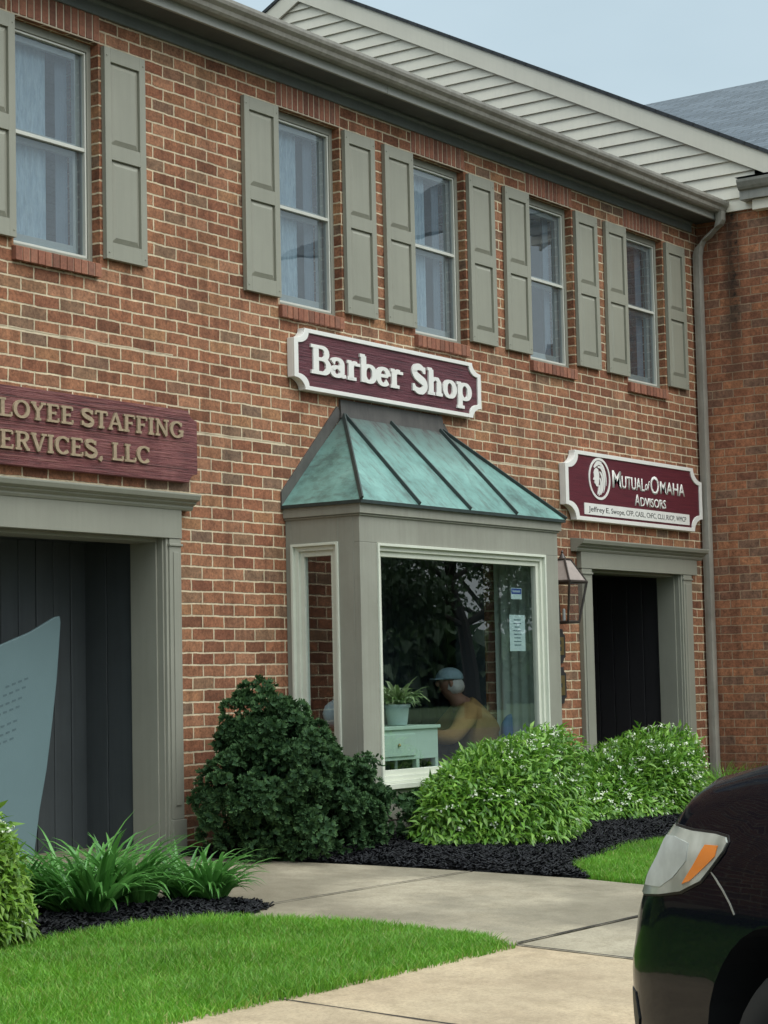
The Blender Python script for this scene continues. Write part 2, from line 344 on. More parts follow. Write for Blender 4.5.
# ------------------------------------------------------------------ mesh building
class MB:
    def __init__(s): s.v = []; s.f = []; s.m = []
    def add(s, vs, fs, m=0):
        o = len(s.v); s.v += [tuple(v) for v in vs]; s.f += [tuple(i + o for i in f) for f in fs]; s.m += [m] * len(fs); return s
    def box(s, x0, x1, y0, y1, z0, z1, m=0):
        v = [(x0, y0, z0), (x1, y0, z0), (x1, y1, z0), (x0, y1, z0), (x0, y0, z1), (x1, y0, z1), (x1, y1, z1), (x0, y1, z1)]
        return s.add(v, [(0, 3, 2, 1), (4, 5, 6, 7), (0, 1, 5, 4), (1, 2, 6, 5), (2, 3, 7, 6), (3, 0, 4, 7)], m)
    def quad(s, a, b, c, d, m=0): return s.add([a, b, c, d], [(0, 1, 2, 3)], m)
    def prism(s, poly, fn, a, b, m=0):
        """poly of 2D points, fn(u, v, w) -> xyz, swept from w=a to w=b"""
        n = len(poly); vs = [fn(u, v, a) for u, v in poly] + [fn(u, v, b) for u, v in poly]
        fs = [tuple(range(n))[::-1], tuple(range(n, 2 * n))] + [(i, (i + 1) % n, n + (i + 1) % n, n + i) for i in range(n)]
        return s.add(vs, fs, m)
    def tube(s, pts, r, n=10, m=0, flat=1.):
        pts = [Vector(p) for p in pts]; rr = r if isinstance(r, (list, tuple)) else [r] * len(pts); vs = []; prev = None
        for i, p in enumerate(pts):
            d = (pts[min(i + 1, len(pts) - 1)] - pts[max(i - 1, 0)]).normalized()
            a = prev if prev is not None else (Vector((0, 0, 1)) if abs(d.z) < .9 else Vector((1, 0, 0)))
            u = (a - d * a.dot(d)).normalized(); w = d.cross(u); prev = u
            for k in range(n):
                t = 2 * pi * k / n; vs.append(p + u * cos(t) * rr[i] + w * sin(t) * rr[i] * flat)
        fs = [(i * n + k, i * n + (k + 1) % n, (i + 1) * n + (k + 1) % n, (i + 1) * n + k) for i in range(len(pts) - 1) for k in range(n)]
        fs += [tuple(range(n))[::-1], tuple(range((len(pts) - 1) * n, len(pts) * n))]
        return s.add(vs, fs, m)
    def lathe(s, prof, c, n=20, m=0):
        vs = [(c[0] + r * cos(2 * pi * k / n), c[1] + r * sin(2 * pi * k / n), c[2] + z) for r, z in prof for k in range(n)]
        fs = [(i * n + k, i * n + (k + 1) % n, (i + 1) * n + (k + 1) % n, (i + 1) * n + k) for i in range(len(prof) - 1) for k in range(n)]
        fs += [tuple(range(n))[::-1], tuple(range((len(prof) - 1) * n, len(prof) * n))]
        return s.add(vs, fs, m)
    def build(s, name, mats, parent=None, bev=0, smooth=False, uv=None):
        me = bpy.data.meshes.new(name); me.from_pydata(s.v, [], s.f); me.update()
        return finish(name, me, mats, parent, bev, smooth, uv, s.m)
def finish(name, me, mats, parent=None, bev=0, smooth=False, uv=None, mi=None):
    mats = mats if isinstance(mats, (list, tuple)) else [mats]
    for x in mats: me.materials.append(M[x])
    if mi is not None and len(mats) > 1: me.polygons.foreach_set('material_index', mi)
    if smooth: me.polygons.foreach_set('use_smooth', [True] * len(me.polygons))
    if uv: box_uv(me, *uv)
    o = bpy.data.objects.new(name, me); COL.objects.link(o)
    if parent is not None: put_under(o, parent)
    if bev:
        b = o.modifiers.new('edge', 'BEVEL'); b.width = bev; b.segments = 2; b.limit_method = 'ANGLE'; b.angle_limit = R(40)
    return o
def wloc(p):
    v = Vector((0, 0, 0)); q = p
    while q is not None: v += q.location; q = q.parent
    return v
def put_under(o, p):
    """geometry is written in world coordinates; parents only carry translations"""
    o.parent = p; o.location = -wloc(p)
def box_uv(me, u0=0., v0=0.):
    uvl = me.uv_layers.new(name='UVMap'); d = np.empty(len(me.loops) * 2, 'f'); vs = me.vertices
    for p in me.polygons:
        n = p.normal
        for li in p.loop_indices:
            c = vs[me.loops[li].vertex_index].co
            if abs(n.z) > .9: a = (c.x, c.y)
            elif abs(n.x) > abs(n.y): a = (c.y, c.z)
            else: a = (c.x, c.z)
            d[2 * li] = a[0] + u0; d[2 * li + 1] = a[1] + v0
    uvl.data.foreach_set('uv', d)
def tag(o, label=None, cat=None, group=None, kind=None):
    if label: o['label'] = label
    if cat: o['category'] = cat
    if group: o['group'] = group
    if kind: o['kind'] = kind
    return o
def empty(name, loc, label=None, cat=None, group=None):
    o = bpy.data.objects.new(name, None); COL.objects.link(o); o.location = loc; o.empty_display_size = .2
    return tag(o, label, cat, group)
def np_mesh(name, V, F, mats, parent=None, smooth=False, tip=None):
    """V (n,3) array; F (m,3|4) array"""
    me = bpy.data.meshes.new(name); V = np.asarray(V, 'f'); F = np.asarray(F, 'i'); k = F.shape[1]
    me.vertices.add(len(V)); me.vertices.foreach_set('co', V.ravel()); me.loops.add(F.size); me.loops.foreach_set('vertex_index', F.ravel())
    me.polygons.add(len(F)); me.polygons.foreach_set('loop_start', np.arange(0, F.size, k, dtype='i'))
    me.update(calc_edges=True)
    if tip is not None:
        a = me.attributes.new('tip', 'FLOAT', 'POINT'); a.data.foreach_set('value', np.asarray(tip, 'f'))
    return finish(name, me, mats, parent, smooth=smooth)

def GZ(x, y): return -1.0 + .05 * min(y, 0.)
UZ = -3.795 + 200 * .0751; UX = -9.239 + 200 * .2032

# ------------------------------------------------------------------ setting: ground
def slab(name, poly, dz, mats, kind='structure', label=None, thick=.0, parent=None):
    mb = MB(); vs = [(x, y, GZ(x, y) + dz) for x, y in poly]; n = len(vs)
    if thick:
        vs2 = [(x, y, z - thick) for x, y, z in vs]; mb.add(vs + vs2, [tuple(range(n))] + [(i, n + i, n + (i + 1) % n, (i + 1) % n) for i in range(n)])
    else: mb.add(vs, [tuple(range(n))])
    return mb.build(name, mats, parent)
# far ground sheet with the parking lot's level
g = MB(); g.quad((-400, -500, -1.46), (500, -500, -1.46), (500, 500, -1.46), (-400, 500, -1.46)); tag(g.build('ground', 'far_grass'), kind='structure')
g = MB(); g.quad((-40, -24, -1.40), (60, -24, -1.40), (60, -5.05, -1.40), (-40, -5.05, -1.40)); tag(g.build('parking_lot', 'asphalt'), kind='structure')
g = MB()
for k in range(8):
    x = -1.2 + k * 3.3
    g.quad((x, -5.2, -1.396), (x + .1, -5.2, -1.396), (x - 3.6, -9.8, -1.396), (x - 3.7, -9.8, -1.396))
tag(g.build('parking_lines', 'sign_white'), kind='structure')
g = MB(); g.prism([(-5.05, -1.41), (-4.90, -1.41), (-4.90, GZ(0, -4.9) + .004), (-5.02, GZ(0, -4.9) + .004), (-5.05, GZ(0, -4.9) - .02)], lambda u, v, w: (w, u, v), -20, 40); tag(g.build('kerb', 'concrete_curb'), kind='structure')
slab('yard_soil', [(-20, -4.9), (40, -4.9), (40, .02), (-20, .02)], -.05, 'lawn_soil')
tag(bpy.data.objects['yard_soil'], kind='structure')
# sidewalk slabs with open joints
sw = MB(); xs = [5.99 + 1.69 * k for k in range(-14, 16)]
for i in range(len(xs) - 1):
    a, b = xs[i] + .007, xs[i + 1] - .007
    lean = .05
    pts = [(a + lean, -4.89), (b + lean, -4.89), (b, -3.345), (a, -3.345)]
    tone = 1 if (xs[i] > 7.5) else 0
    dz = rnd.uniform(-.003, .003)
    vs = [(x, y, GZ(x, y) + .0 + dz) for x, y in pts] + [(x, y, GZ(x, y) - .06) for x, y in pts]
    sw.add(vs, [(0, 1, 2, 3), (0, 4, 5, 1), (1, 5, 6, 2), (2, 6, 7, 3), (3, 7, 4, 0)], tone)
tag(sw.build('sidewalk', ['concrete_tan', 'concrete_grey'], bev=.006), kind='structure')
# entry walk
walk = [[(7.70, -3.325), (9.95, -3.325), (9.93, -2.4), (9.78, -1.78), (7.30, -1.78)],
        [(7.28, -1.766), (9.775, -1.766), (9.60, -1.2), (9.36, -.62), (9.22, -.30), (9.20, .24), (5.6, .24), (5.6, -1.0), (7.0, -1.1)]]
wk = MB()
for pl in walk:
    n = len(pl); vs = [(x, y, GZ(x, y) - .002) for x, y in pl] + [(x, y, GZ(x, y) - .06) for x, y in pl]
    wk.add(vs, [tuple(range(n))] + [(i, n + i, n + (i + 1) % n, (i + 1) % n) for i in range(n)])
tag(wk.build('entry_walk', ['concrete_grey'], bev=.006), kind='structure')

jn = MB()
def jstrip(xa, ya, xb, yb, w):
    d = Vector((xb - xa, yb - ya)).normalized(); nx, ny = -d.y * w / 2, d.x * w / 2; n = 24; vs = []
    for i in range(n + 1):
        t_ = i / n; x, y = xa + (xb - xa) * t_, ya + (yb - ya) * t_; k = .7 + .6 * rnd.random()
        for s in (-1, 1): vs.append((x + s * nx * k, y + s * ny * k, GZ(x, y + s * ny) + .0035))
    jn.add(vs, [(2 * i, 2 * i + 1, 2 * i + 3, 2 * i + 2) for i in range(n)])
for x in xs: jstrip(x + .05, -4.885, x, -3.35, .020)
jstrip(7.72, -3.335, 9.95, -3.335, .018)
tag(jn.build('paving_joints', 'joint_dark'), kind='structure')
jn = MB(); jstrip(7.32, -1.773, 9.77, -1.773, .010); tag(jn.build('paving_joints', 'joint_dark'), kind='structure')

# ------------------------------------------------------------------ lawns (blades), mulch
def inpoly(P, poly):
    x, y = P[:, 0], P[:, 1]; r = np.zeros(len(P), bool); n = len(poly)
    for i in range(n):
        x1, y1 = poly[i]; x2, y2 = poly[(i + 1) % n]
        c = ((y1 > y) != (y2 > y)) & (x < (x2 - x1) * (y - y1) / (y2 - y1 + 1e-12) + x1); r ^= c
    return r
def scatter(poly, dens):
    a = np.array(poly); lo, hi = a.min(0), a.max(0); n = int((hi - lo).prod() * dens)
    P = lo + rs.rand(n, 2) * (hi - lo); return P[inpoly(P, poly)]
def grass(name, poly, dens, h, label, zoff=-.05):
    P = scatter(poly, dens); n = len(P)
    z = -1.0 + .05 * np.minimum(P[:, 1], 0) + zoff
    patch = .75 + .5 * (np.sin(P[:, 0] * 3.1 + 1.7 * np.sin(P[:, 1] * 2.3)) * np.sin(P[:, 1] * 4.3 + P[:, 0]) * .5 + .5)
    H = h * patch * (.6 + .6 * rs.rand(n)); az = rs.rand(n) * 2 * pi; lean = H * (.15 + .75 * rs.rand(n)); W = .0018 + .0016 * rs.rand(n)
    d = np.stack([np.cos(az), np.sin(az), 0 * az], 1); s = np.stack([-np.sin(az), np.cos(az), 0 * az], 1)
    fa = rs.rand(n) * 2 * pi; s = np.stack([np.cos(fa), np.sin(fa), 0 * fa], 1)
    B = np.stack([P[:, 0], P[:, 1], z], 1); up = np.array([0, 0, 1.])
    a = B - s * W[:, None]; b = B + s * W[:, None]
    m1 = B + up * (H * .6)[:, None] + d * (lean * .3)[:, None]; c = m1 + s * (W * .85)[:, None]; e = m1 - s * (W * .85)[:, None]
    tp = B + up * H[:, None] + d * lean[:, None]
    V = np.stack([a, b, c, e, tp], 1).reshape(-1, 3); o = np.arange(n)[:, None] * 5
    F = np.concatenate([o + [0, 1, 2], o + [0, 2, 3], o + [3, 2, 4]], 0)
    return tag(np_mesh(name, V, F, 'grass_blade'), label, None, None, 'stuff')
lawnL = [(-1.0, -3.34), (7.60, -3.34), (7.74, -3.20), (7.82, -3.0), (7.80, -2.7), (7.66, -2.35), (7.50, -2.1), (7.30, -1.93), (7.0, -1.86), (6.6, -1.74), (6.2, -1.70), (5.8, -1.75), (4.6, -1.9), (-1, -2.2)]
visL = [(4.4, -3.34), (7.60, -3.34), (7.74, -3.20), (7.82, -3.0), (7.80, -2.7), (7.66, -2.35), (7.50, -2.1), (7.30, -1.93), (7.0, -1.86), (6.6, -1.74), (6.2, -1.70), (5.8, -1.75), (4.6, -1.9)]
lawnR = [(9.98, -3.33), (9.98, -2.7), (10.02, -2.35), (10.3, -2.13), (10.75, -1.97), (11.3, -1.85), (12.07, -1.72), (12.9, -1.62), (14.2, -1.5), (15.0, -1.1), (15.6, -.75), (16.48, -.62), (16.48, -3.33)]
slab('lawn_soil_left', lawnL, -.028, 'lawn_soil'); tag(bpy.data.objects['lawn_soil_left'], kind='structure'); bpy.data.objects['lawn_soil_left'].name = 'lawn_soil'
slab('lawn_soil', lawnR, -.028, 'lawn_soil'); tag(COL.objects[-1], kind='structure')
grass('grass', visL, 26000, .062, 'short bright green lawn in the left foreground beside the tan sidewalk', -.03)
grass('grass', lawnR, 15000, .062, 'short bright green lawn in front of the flowering hedges at right', -.03)
def rim(poly): return poly
# ragged taller edge blades along both lawns
grass('grass', [(5.2, -3.40), (7.62, -3.40), (7.62, -3.32), (5.2, -3.32)], 9000, .05, 'ragged green blades hanging over the edge of the tan sidewalk', -.012)
mulchR = [(9.24, -.34), (9.40, -.62), (9.62, -1.15), (9.82, -1.8), (9.97, -2.42), (10.3, -2.15), (10.75, -1.99), (11.3, -1.87), (12.07, -1.74), (12.9, -1.64), (14.2, -1.52), (15.0, -1.12), (15.6, -.77), (16.48, -.64), (16.48, -.002), (9.24, -.002)]
mulchL = [(5.0, -1.02), (6.6, -1.08), (7.28, -1.14), (7.70, -1.34), (7.92, -1.62), (7.90, -1.82), (7.5, -1.98), (7.30, -1.95), (7.0, -1.88), (6.6, -1.76), (6.2, -1.72), (5.8, -1.77), (5.0, -1.85)]
def mound(poly, name, hgt, dens, label):
    a = np.array(poly); c = a.mean(0); n = len(a)
    def hh(P):
        # distance to the outline gives the mound height
        d = np.full(len(P), 9.)
        for i in range(n):
            p, q = a[i], a[(i + 1) % n]; t = np.clip(((P - p) @ (q - p)) / ((q - p) @ (q - p)), 0, 1); d = np.minimum(d, np.linalg.norm(P - (p + t[:, None] * (q - p)), axis=1))
        return hgt * np.clip(d / .35, 0, 1) ** .7
    st = .06; X = np.arange(a[:, 0].min(), a[:, 0].max() + st, st); Y = np.arange(a[:, 1].min(), a[:, 1].max() + st, st)
    G = np.array([(x, y) for y in Y for x in X]); ins = inpoly(G, poly); z = -1 + .05 * np.minimum(G[:, 1], 0) + np.where(ins, hh(G) - .006, -.04)
    nx = len(X); F = [(j * nx + i, j * nx + i + 1, (j + 1) * nx + i + 1, (j + 1) * nx + i) for j in range(len(Y) - 1) for i in range(nx - 1) if ins[j * nx + i] or ins[j * nx + i + 1] or ins[(j + 1) * nx + i] or ins[(j + 1) * nx + i + 1]]
    o = np_mesh('mulch_bed', np.column_stack([G, z]), F, 'mulch_base', smooth=True); tag(o, kind='structure')
    P = scatter(poly, dens); m = len(P); z = -1 + .05 * np.minimum(P[:, 1], 0) + hh(P) + .004 * rs.randn(m) + .004
    C = np.column_stack([P, z]); az = rs.rand(m) * 2 * pi; el = (rs.rand(m) - .5) * 1.1; ln = .010 + .022 * rs.rand(m) ** 2; wd = .003 + .006 * rs.rand(m)
    d = np.stack([np.cos(az) * np.cos(el), np.sin(az) * np.cos(el), np.sin(el)], 1); s = np.stack([-np.sin(az), np.cos(az), (rs.rand(m) - .5)], 1); u = np.cross(d, s); u /= np.linalg.norm(u, axis=1)[:, None]
    c0 = C - d * ln[:, None]; c1 = C + d * ln[:, None]; W = s * wd[:, None]; U = u * (wd * .6)[:, None]
    V = np.stack([c0 - W, c0 + W, c1 + W, c1 - W, c0 + U, c1 + U * 1.2], 1).reshape(-1, 3); o = np.arange(m)[:, None] * 6
    F = np.concatenate([o + [0, 4, 5, 3], o + [4, 1, 2, 5], o + [0, 3, 2, 1]], 0)
    tag(np_mesh('mulch', V, F, 'mulch_chip'), label, None, None, 'stuff')
mound(mulchR, 'mulch', .05, 5200, 'black shredded mulch bed under the hedges and bay window')
mound(mulchL, 'mulch', .035, 7000, 'black shredded mulch bed around the strap leaved clumps')

# ------------------------------------------------------------------ main building
BLD = empty('brick_building', (8, 0, -1), 'two storey brick shop building with grey green shutters, bay window and white trim', 'building')
WINX = [(4.20, 4.90), (7.965, 8.665), (10.365, 11.055), (11.935, 12.625), (13.525, 14.225), (15.115, 15.805)]
WZ0, WZ1 = 2.47, 3.79
D1 = (6.85, 9.20, -1.15, .885); D2 = (14.32, 15.93, -1.15, .865); BAY = (10.52, 12.755, -1.15, .95)
openings = [(a, b, WZ0, WZ1) for a, b in WINX] + [D1, D2, BAY]
X0, X1, Z0, Z1, TH = 0., 16.5, -1.15, 4.06, .26
xs = sorted(set([X0, X1] + [o[0] for o in openings] + [o[1] for o in openings])); zs = sorted(set([Z0, Z1] + [o[2] for o in openings] + [o[3] for o in openings]))
wall = MB()
def isopen(x, z): return any(a < x < b and c < z < d for a, b, c, d in openings)
for i in range(len(xs) - 1):
    for j in range(len(zs) - 1):
        if isopen((xs[i] + xs[i + 1]) / 2, (zs[j] + zs[j + 1]) / 2): continue
        wall.quad((xs[i], 0, zs[j]), (xs[i + 1], 0, zs[j]), (xs[i + 1], 0, zs[j + 1]), (xs[i], 0, zs[j + 1]))
        wall.quad((xs[i], TH, zs[j]), (xs[i], TH, zs[j + 1]), (xs[i + 1], TH, zs[j + 1]), (xs[i + 1], TH, zs[j]), 1)
for a, b, c, d in openings:
    mi_ = 1 if (a, b, c, d) == BAY else 0
    wall.quad((a, 0, c), (a, 0, d), (a, TH, d), (a, TH, c), mi_); wall.quad((b, 0, c), (b, TH, c), (b, TH, d), (b, 0, d), mi_)
    wall.quad((a, 0, d), (b, 0, d), (b, TH, d), (a, TH, d)); wall.quad((a, 0, c), (a, TH, c), (b, TH, c), (b, 0, c))
wall.quad((X0, 0, Z0), (X0, 0, Z1), (X0, TH, Z1), (X0, TH, Z0)); wall.quad((X0, 0, Z1), (X1, 0, Z1), (X1, TH, Z1), (X0, TH, Z1))
wall.build('wall', ['brick_front', 'interior_wall'], BLD, uv=(UX, UZ))
# rest of the shell
sh = MB(); sh.quad((X0, TH, Z0), (X0, 9, Z0), (X0, 9, 6.0), (X0, TH, Z1)); sh.quad((X0, 9, Z0), (X1, 9, Z0), (X1, 9, Z1), (X0, 9, Z1)); sh.build('rear_wall', ['brick_side'], BLD, uv=(UX, UZ))
def roofquad(name, a, b, c, d, mat, parent, thick=.03):
    a, b, c, d = map(Vector, (a, b, c, d)); n = (b - a).cross(d - a).normalized(); e = -n * thick
    mb = MB(); mb.add([a, b, c, d, a + e, b + e, c + e, d + e], [(0, 1, 2, 3), (7, 6, 5, 4), (0, 4, 5, 1), (1, 5, 6, 2), (2, 6, 7, 3), (3, 7, 4, 0)])
    me = bpy.data.meshes.new(name); me.from_pydata(mb.v, [], mb.f); me.update(); uvl = me.uv_layers.new(name='UVMap'); u = (b - a).normalized(); v = (d - a).normalized()
    for lp in me.loops: q = me.vertices[lp.vertex_index].co; uvl.data[lp.index].uv = (u.dot(q), v.dot(q))
    return finish(name, me, mat, parent)
roofquad('roof', (X0 - .3, -.30, 4.185), (16.47, -.30, 4.185), (16.47, 4.6, 5.65), (X0 - .3, 4.6, 5.65), 'shingle_dark', BLD)
roofquad('roof', (16.47, 9.4, 4.2), (X0 - .3, 9.4, 4.2), (X0 - .3, 4.602, 5.65), (16.47, 4.602, 5.65), 'shingle_dark', BLD)
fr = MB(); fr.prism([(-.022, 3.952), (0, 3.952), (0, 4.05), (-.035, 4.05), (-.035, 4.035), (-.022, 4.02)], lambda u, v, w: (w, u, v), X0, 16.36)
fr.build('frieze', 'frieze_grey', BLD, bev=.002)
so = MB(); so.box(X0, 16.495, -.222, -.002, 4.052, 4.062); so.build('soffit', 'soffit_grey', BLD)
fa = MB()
for a, b in ((X0, 3.9), (3.904, 7.60), (7.604, 11.30), (11.304, 15.0), (15.004, 16.49)): fa.box(a, b, -.245, -.224, 4.040, 4.160)
fa.build('fascia', 'fascia_grey', BLD, bev=.003)
gu = MB()
prof = [(-.246, 4.195), (-.246, 4.10), (-.300, 4.10), (-.315, 4.115), (-.322, 4.140), (-.345, 4.160), (-.352, 4.180), (-.352, 4.200), (-.340, 4.206), (-.336, 4.198), (-.345, 4.196), (-.343, 4.182), (-.335, 4.166), (-.314, 4.144), (-.306, 4.118), (-.298, 4.107), (-.252, 4.107), (-.252, 4.195)]
gu.prism(prof, lambda u, v, w: (w, u, v), X0 - .3, 16.46); gu.quad((16.461, -.35, 4.20), (16.461, -.246, 4.195), (16.461, -.246, 4.10), (16.461, -.315, 4.115))
gu.build('gutter', 'gutter_grey', BLD)
# downspout: corrugated rectangular pipe with an offset at the top
def rectpipe(path, w, d, name, parent, mat):
    mb = MB(); ring = [(-w / 2, -d / 2), (-w / 6, -d / 2 - .006), (w / 6, -d / 2 - .006), (w / 2, -d / 2), (w / 2 + .003, 0), (w / 2, d / 2), (-w / 2, d / 2), (-w / 2 - .003, 0)]
    vs = []
    for (x, y, z), (ty, tz) in path:
        for a, b in ring: vs.append((x + a, y + b * tz, z - b * ty))
    n = len(ring); fs = [(i * n + k, i * n + (k + 1) % n, (i + 1) * n + (k + 1) % n, (i + 1) * n + k) for i in range(len(path) - 1) for k in range(n)] + [tuple(range(n))[::-1], tuple(range((len(path) - 1) * n, len(path) * n))]
    mb.add(vs, fs); return mb.build(name, mat, parent, bev=.004)
dx = 16.40
path = [((dx, -.29, 4.11), (0, 1)), ((dx, -.29, 4.03), (0, 1)), ((dx, -.27, 3.975), (.45, .9)), ((dx, -.20, 3.925), (.85, .53)), ((dx, -.12, 3.875), (.75, .66)), ((dx, -.068, 3.81), (.3, .95)), ((dx, -.052, 3.74), (0, 1)), ((dx, -.052, 2.0), (0, 1)), ((dx, -.052, .4), (0, 1)), ((dx, -.052, -.85), (0, 1)), ((dx, -.085, -.93), (-.6, .8)), ((dx, -.2, -.98), (-.95, .3))]
dsp = rectpipe(path, .082, .062, 'downspout', BLD, 'gutter_grey')
# soldier courses over, rowlock sills under the windows, with mortar backing
for a, b in WINX:
    s = MB(); n = 12; w = (b - a + .02) / n
    for k in range(n):
        s.box(a - .01 + k * w + .006, a - .01 + (k + 1) * w - .006, -.006 - rnd.random() * .003, .05, 3.80, 3.966)
    s.build('soldier_course', 'brick_units', BLD, bev=.003)
    s = MB(); s.box(a - .01, b + .01, -.0025, .05, 3.792, 3.968); s.build('mortar_joint', 'mortar', BLD)
    s = MB(); n = 12; w = (b - a - .0) / n
    for k in range(n):
        x0 = a - .02 + k * w; r_ = rnd.random() * .005
        s.add([(x0 + .004, -.034 - r_, 2.378), (x0 + w - .004, -.034 - r_, 2.378), (x0 + w - .004, .12, 2.395), (x0 + .004, .12, 2.395), (x0 + .004, -.034 - r_, 2.458), (x0 + w - .004, -.034 - r_, 2.458), (x0 + w - .004, .12, 2.480), (x0 + .004, .12, 2.480)],
              [(0, 3, 2, 1), (4, 5, 6, 7), (0, 1, 5, 4), (1, 2, 6, 5), (2, 3, 7, 6), (3, 0, 4, 7)])
    s.build('brick_sill', 'brick_units', BLD, bev=.003)
    s = MB(); s.box(a - .010, b - .026, -.028, .11, 2.382, 2.454); s.build('mortar_joint', 'mortar', BLD)
# windows
def window(a, b, k):
    z0, z1 = WZ0, WZ1
    f = MB(); y0, y1 = .06, .14
    f.box(a, a + .035, y0, y1, z0, z1); f.box(b - .035, b, y0, y1, z0, z1); f.box(a + .035, b - .035, y0, y1, z1 - .05, z1); f.box(a + .035, b - .035, y0, y1, z0, z0 + .03)
    W = f.build('window', 'trim_green', BLD, bev=.003)
    s = MB(); y0 = .078; c, d, e, g_ = a + .037, b - .037, z0 + .032, z1 - .052; y1 = .098
    s.box(c, c + .012, y0 - .01, y1, e, g_); s.box(d - .012, d, y0 - .01, y1, e, g_); s.box(c + .012, d - .012, y0 - .01, y1, g_ - .012, g_); s.box(c + .012, d - .012, y0 - .01, y1, e, e + .014)
    zm = 3.145; s.box(c + .012, d - .012, y0 - .008, y1, zm - .008, zm + .014)
    s.build('storm_frame', 'storm_white', W, bev=.002)
    s = MB()
    for (p, q, yy) in ((e + .015, zm, .125), (zm + .001, g_ - .013, .105)):
        s.box(c + .013, c + .055, yy, yy + .03, p, q); s.box(d - .055, d - .013, yy, yy + .03, p, q); s.box(c + .055, d - .055, yy, yy + .03, q - .035, q); s.box(c + .055, d - .055, yy, yy + .03, p, p + (.06 if p < 3 else .035))
    s.build('sash', 'sash_grey', W, bev=.002)
    s = MB(); s.quad((c + .01, .09, e), (d - .01, .09, e), (d - .01, .09, zm), (c + .01, .09, zm)); s.quad((c + .01, .088, zm), (d - .01, .088, zm), (d - .01, .088, g_), (c + .01, .088, g_)); s.build('pane', 'glass_upper', W)
    # sheer curtain just behind the glass
    cw = [.62, .62, .60, .60, .25, .30][k % 6]; n = 30; vs = []; ph = rnd.random() * 6
    for i in range(n + 1):
        x = c + .05 + (d - c - .1) * cw * i / n; yy = .165 + .008 * sin(i * 1.3 + ph) + .004 * sin(i * 3.1)
        vs += [(x, yy, e + .06), (x, yy, g_ - .02)]
    s = MB(); s.add(vs, [(2 * i, 2 * i + 2, 2 * i + 3, 2 * i + 1) for i in range(n)]); s.build('curtain', 'sheer', W, smooth=True)
    n = 12; vs = []
    for i in range(n + 1):
        x = d - .05 - .09 * i / n; yy = .18 + .012 * sin(i * 2.1 + ph); vs += [(x, yy, e + .06), (x, yy, g_ - .02)]
    s = MB(); s.add(vs, [(2 * i, 2 * i + 2, 2 * i + 3, 2 * i + 1) for i in range(n)]); s.build('curtain', 'curtain_blue', W, smooth=True)
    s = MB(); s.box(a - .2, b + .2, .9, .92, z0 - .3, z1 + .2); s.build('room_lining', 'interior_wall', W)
for k, (a, b) in enumerate(WINX): window(a, b, k)
# shutters
def shutter_mesh():
    mb = MB(); w, h, t = .355, 1.275, .032
    st, rl = .052, .085; mid = (.60, .69)
    mb.box(0, st, -t, 0, 0, h); mb.box(w - st, w, -t, 0, 0, h); mb.box(st, w - st, -t, 0, 0, .10); mb.box(st, w - st, -t, 0, h - rl, h); mb.box(st, w - st, -t, 0, mid[0], mid[1])
    for z0, z1 in ((.10, mid[0]), (mid[1], h - rl)):
        mb.box(st, w - st, -t + .018, -.004, z0, z1)
        a, b, c, d = st + .006, w - st - .006, z0 + .006, z1 - .006; i = .028; y0, y1 = -t + .0165, -t + .004
        vs = [(a, y0, c), (b, y0, c), (b, y0, d), (a, y0, d), (a + i, y1, c + i), (b - i, y1, c + i), (b - i, y1, d - i), (a + i, y1, d - i)]
        mb.add(vs, [(0, 1, 5, 4), (1, 2, 6, 5), (2, 3, 7, 6), (3, 0, 4, 7), (4, 5, 6, 7)])
    for z in (.04, h - .05):
        for x in (.02, w - .02): mb.lathe([(.006, 0), (.006, .003), (.001, .005)], (x, z, 0), 8)
    # turn the screw heads (built upright) to face out
    return mb
SX = [(3.83, 0), (4.92, 0), (7.60, 0), (8.686, 0), (9.985, 0), (11.076, 0), (11.556, 0), (12.648, 0), (13.152, 0), (14.246, 0), (14.740, 0), (15.826, 0)]
smb = MB(); src = shutter_mesh()
nscrew = 4 * 24
cut = len(src.v) - nscrew
src.v = src.v[:cut] + [(x, -.032 - z, y) for x, y, z in src.v[cut:]]
sproto = src.build('shutter', 'shutter_green', None, bev=.003)
for i, (x, _) in enumerate(SX):
    o = sproto if i == 0 else sproto.copy()
    if i: COL.objects.link(o)
    o.parent = BLD; o.location = Vector((x, -.004, 2.502)) - BLD.location; o.rotation_euler = (R(rnd.uniform(-.2, .2)), 0, R(rnd.uniform(-.2, .2)))

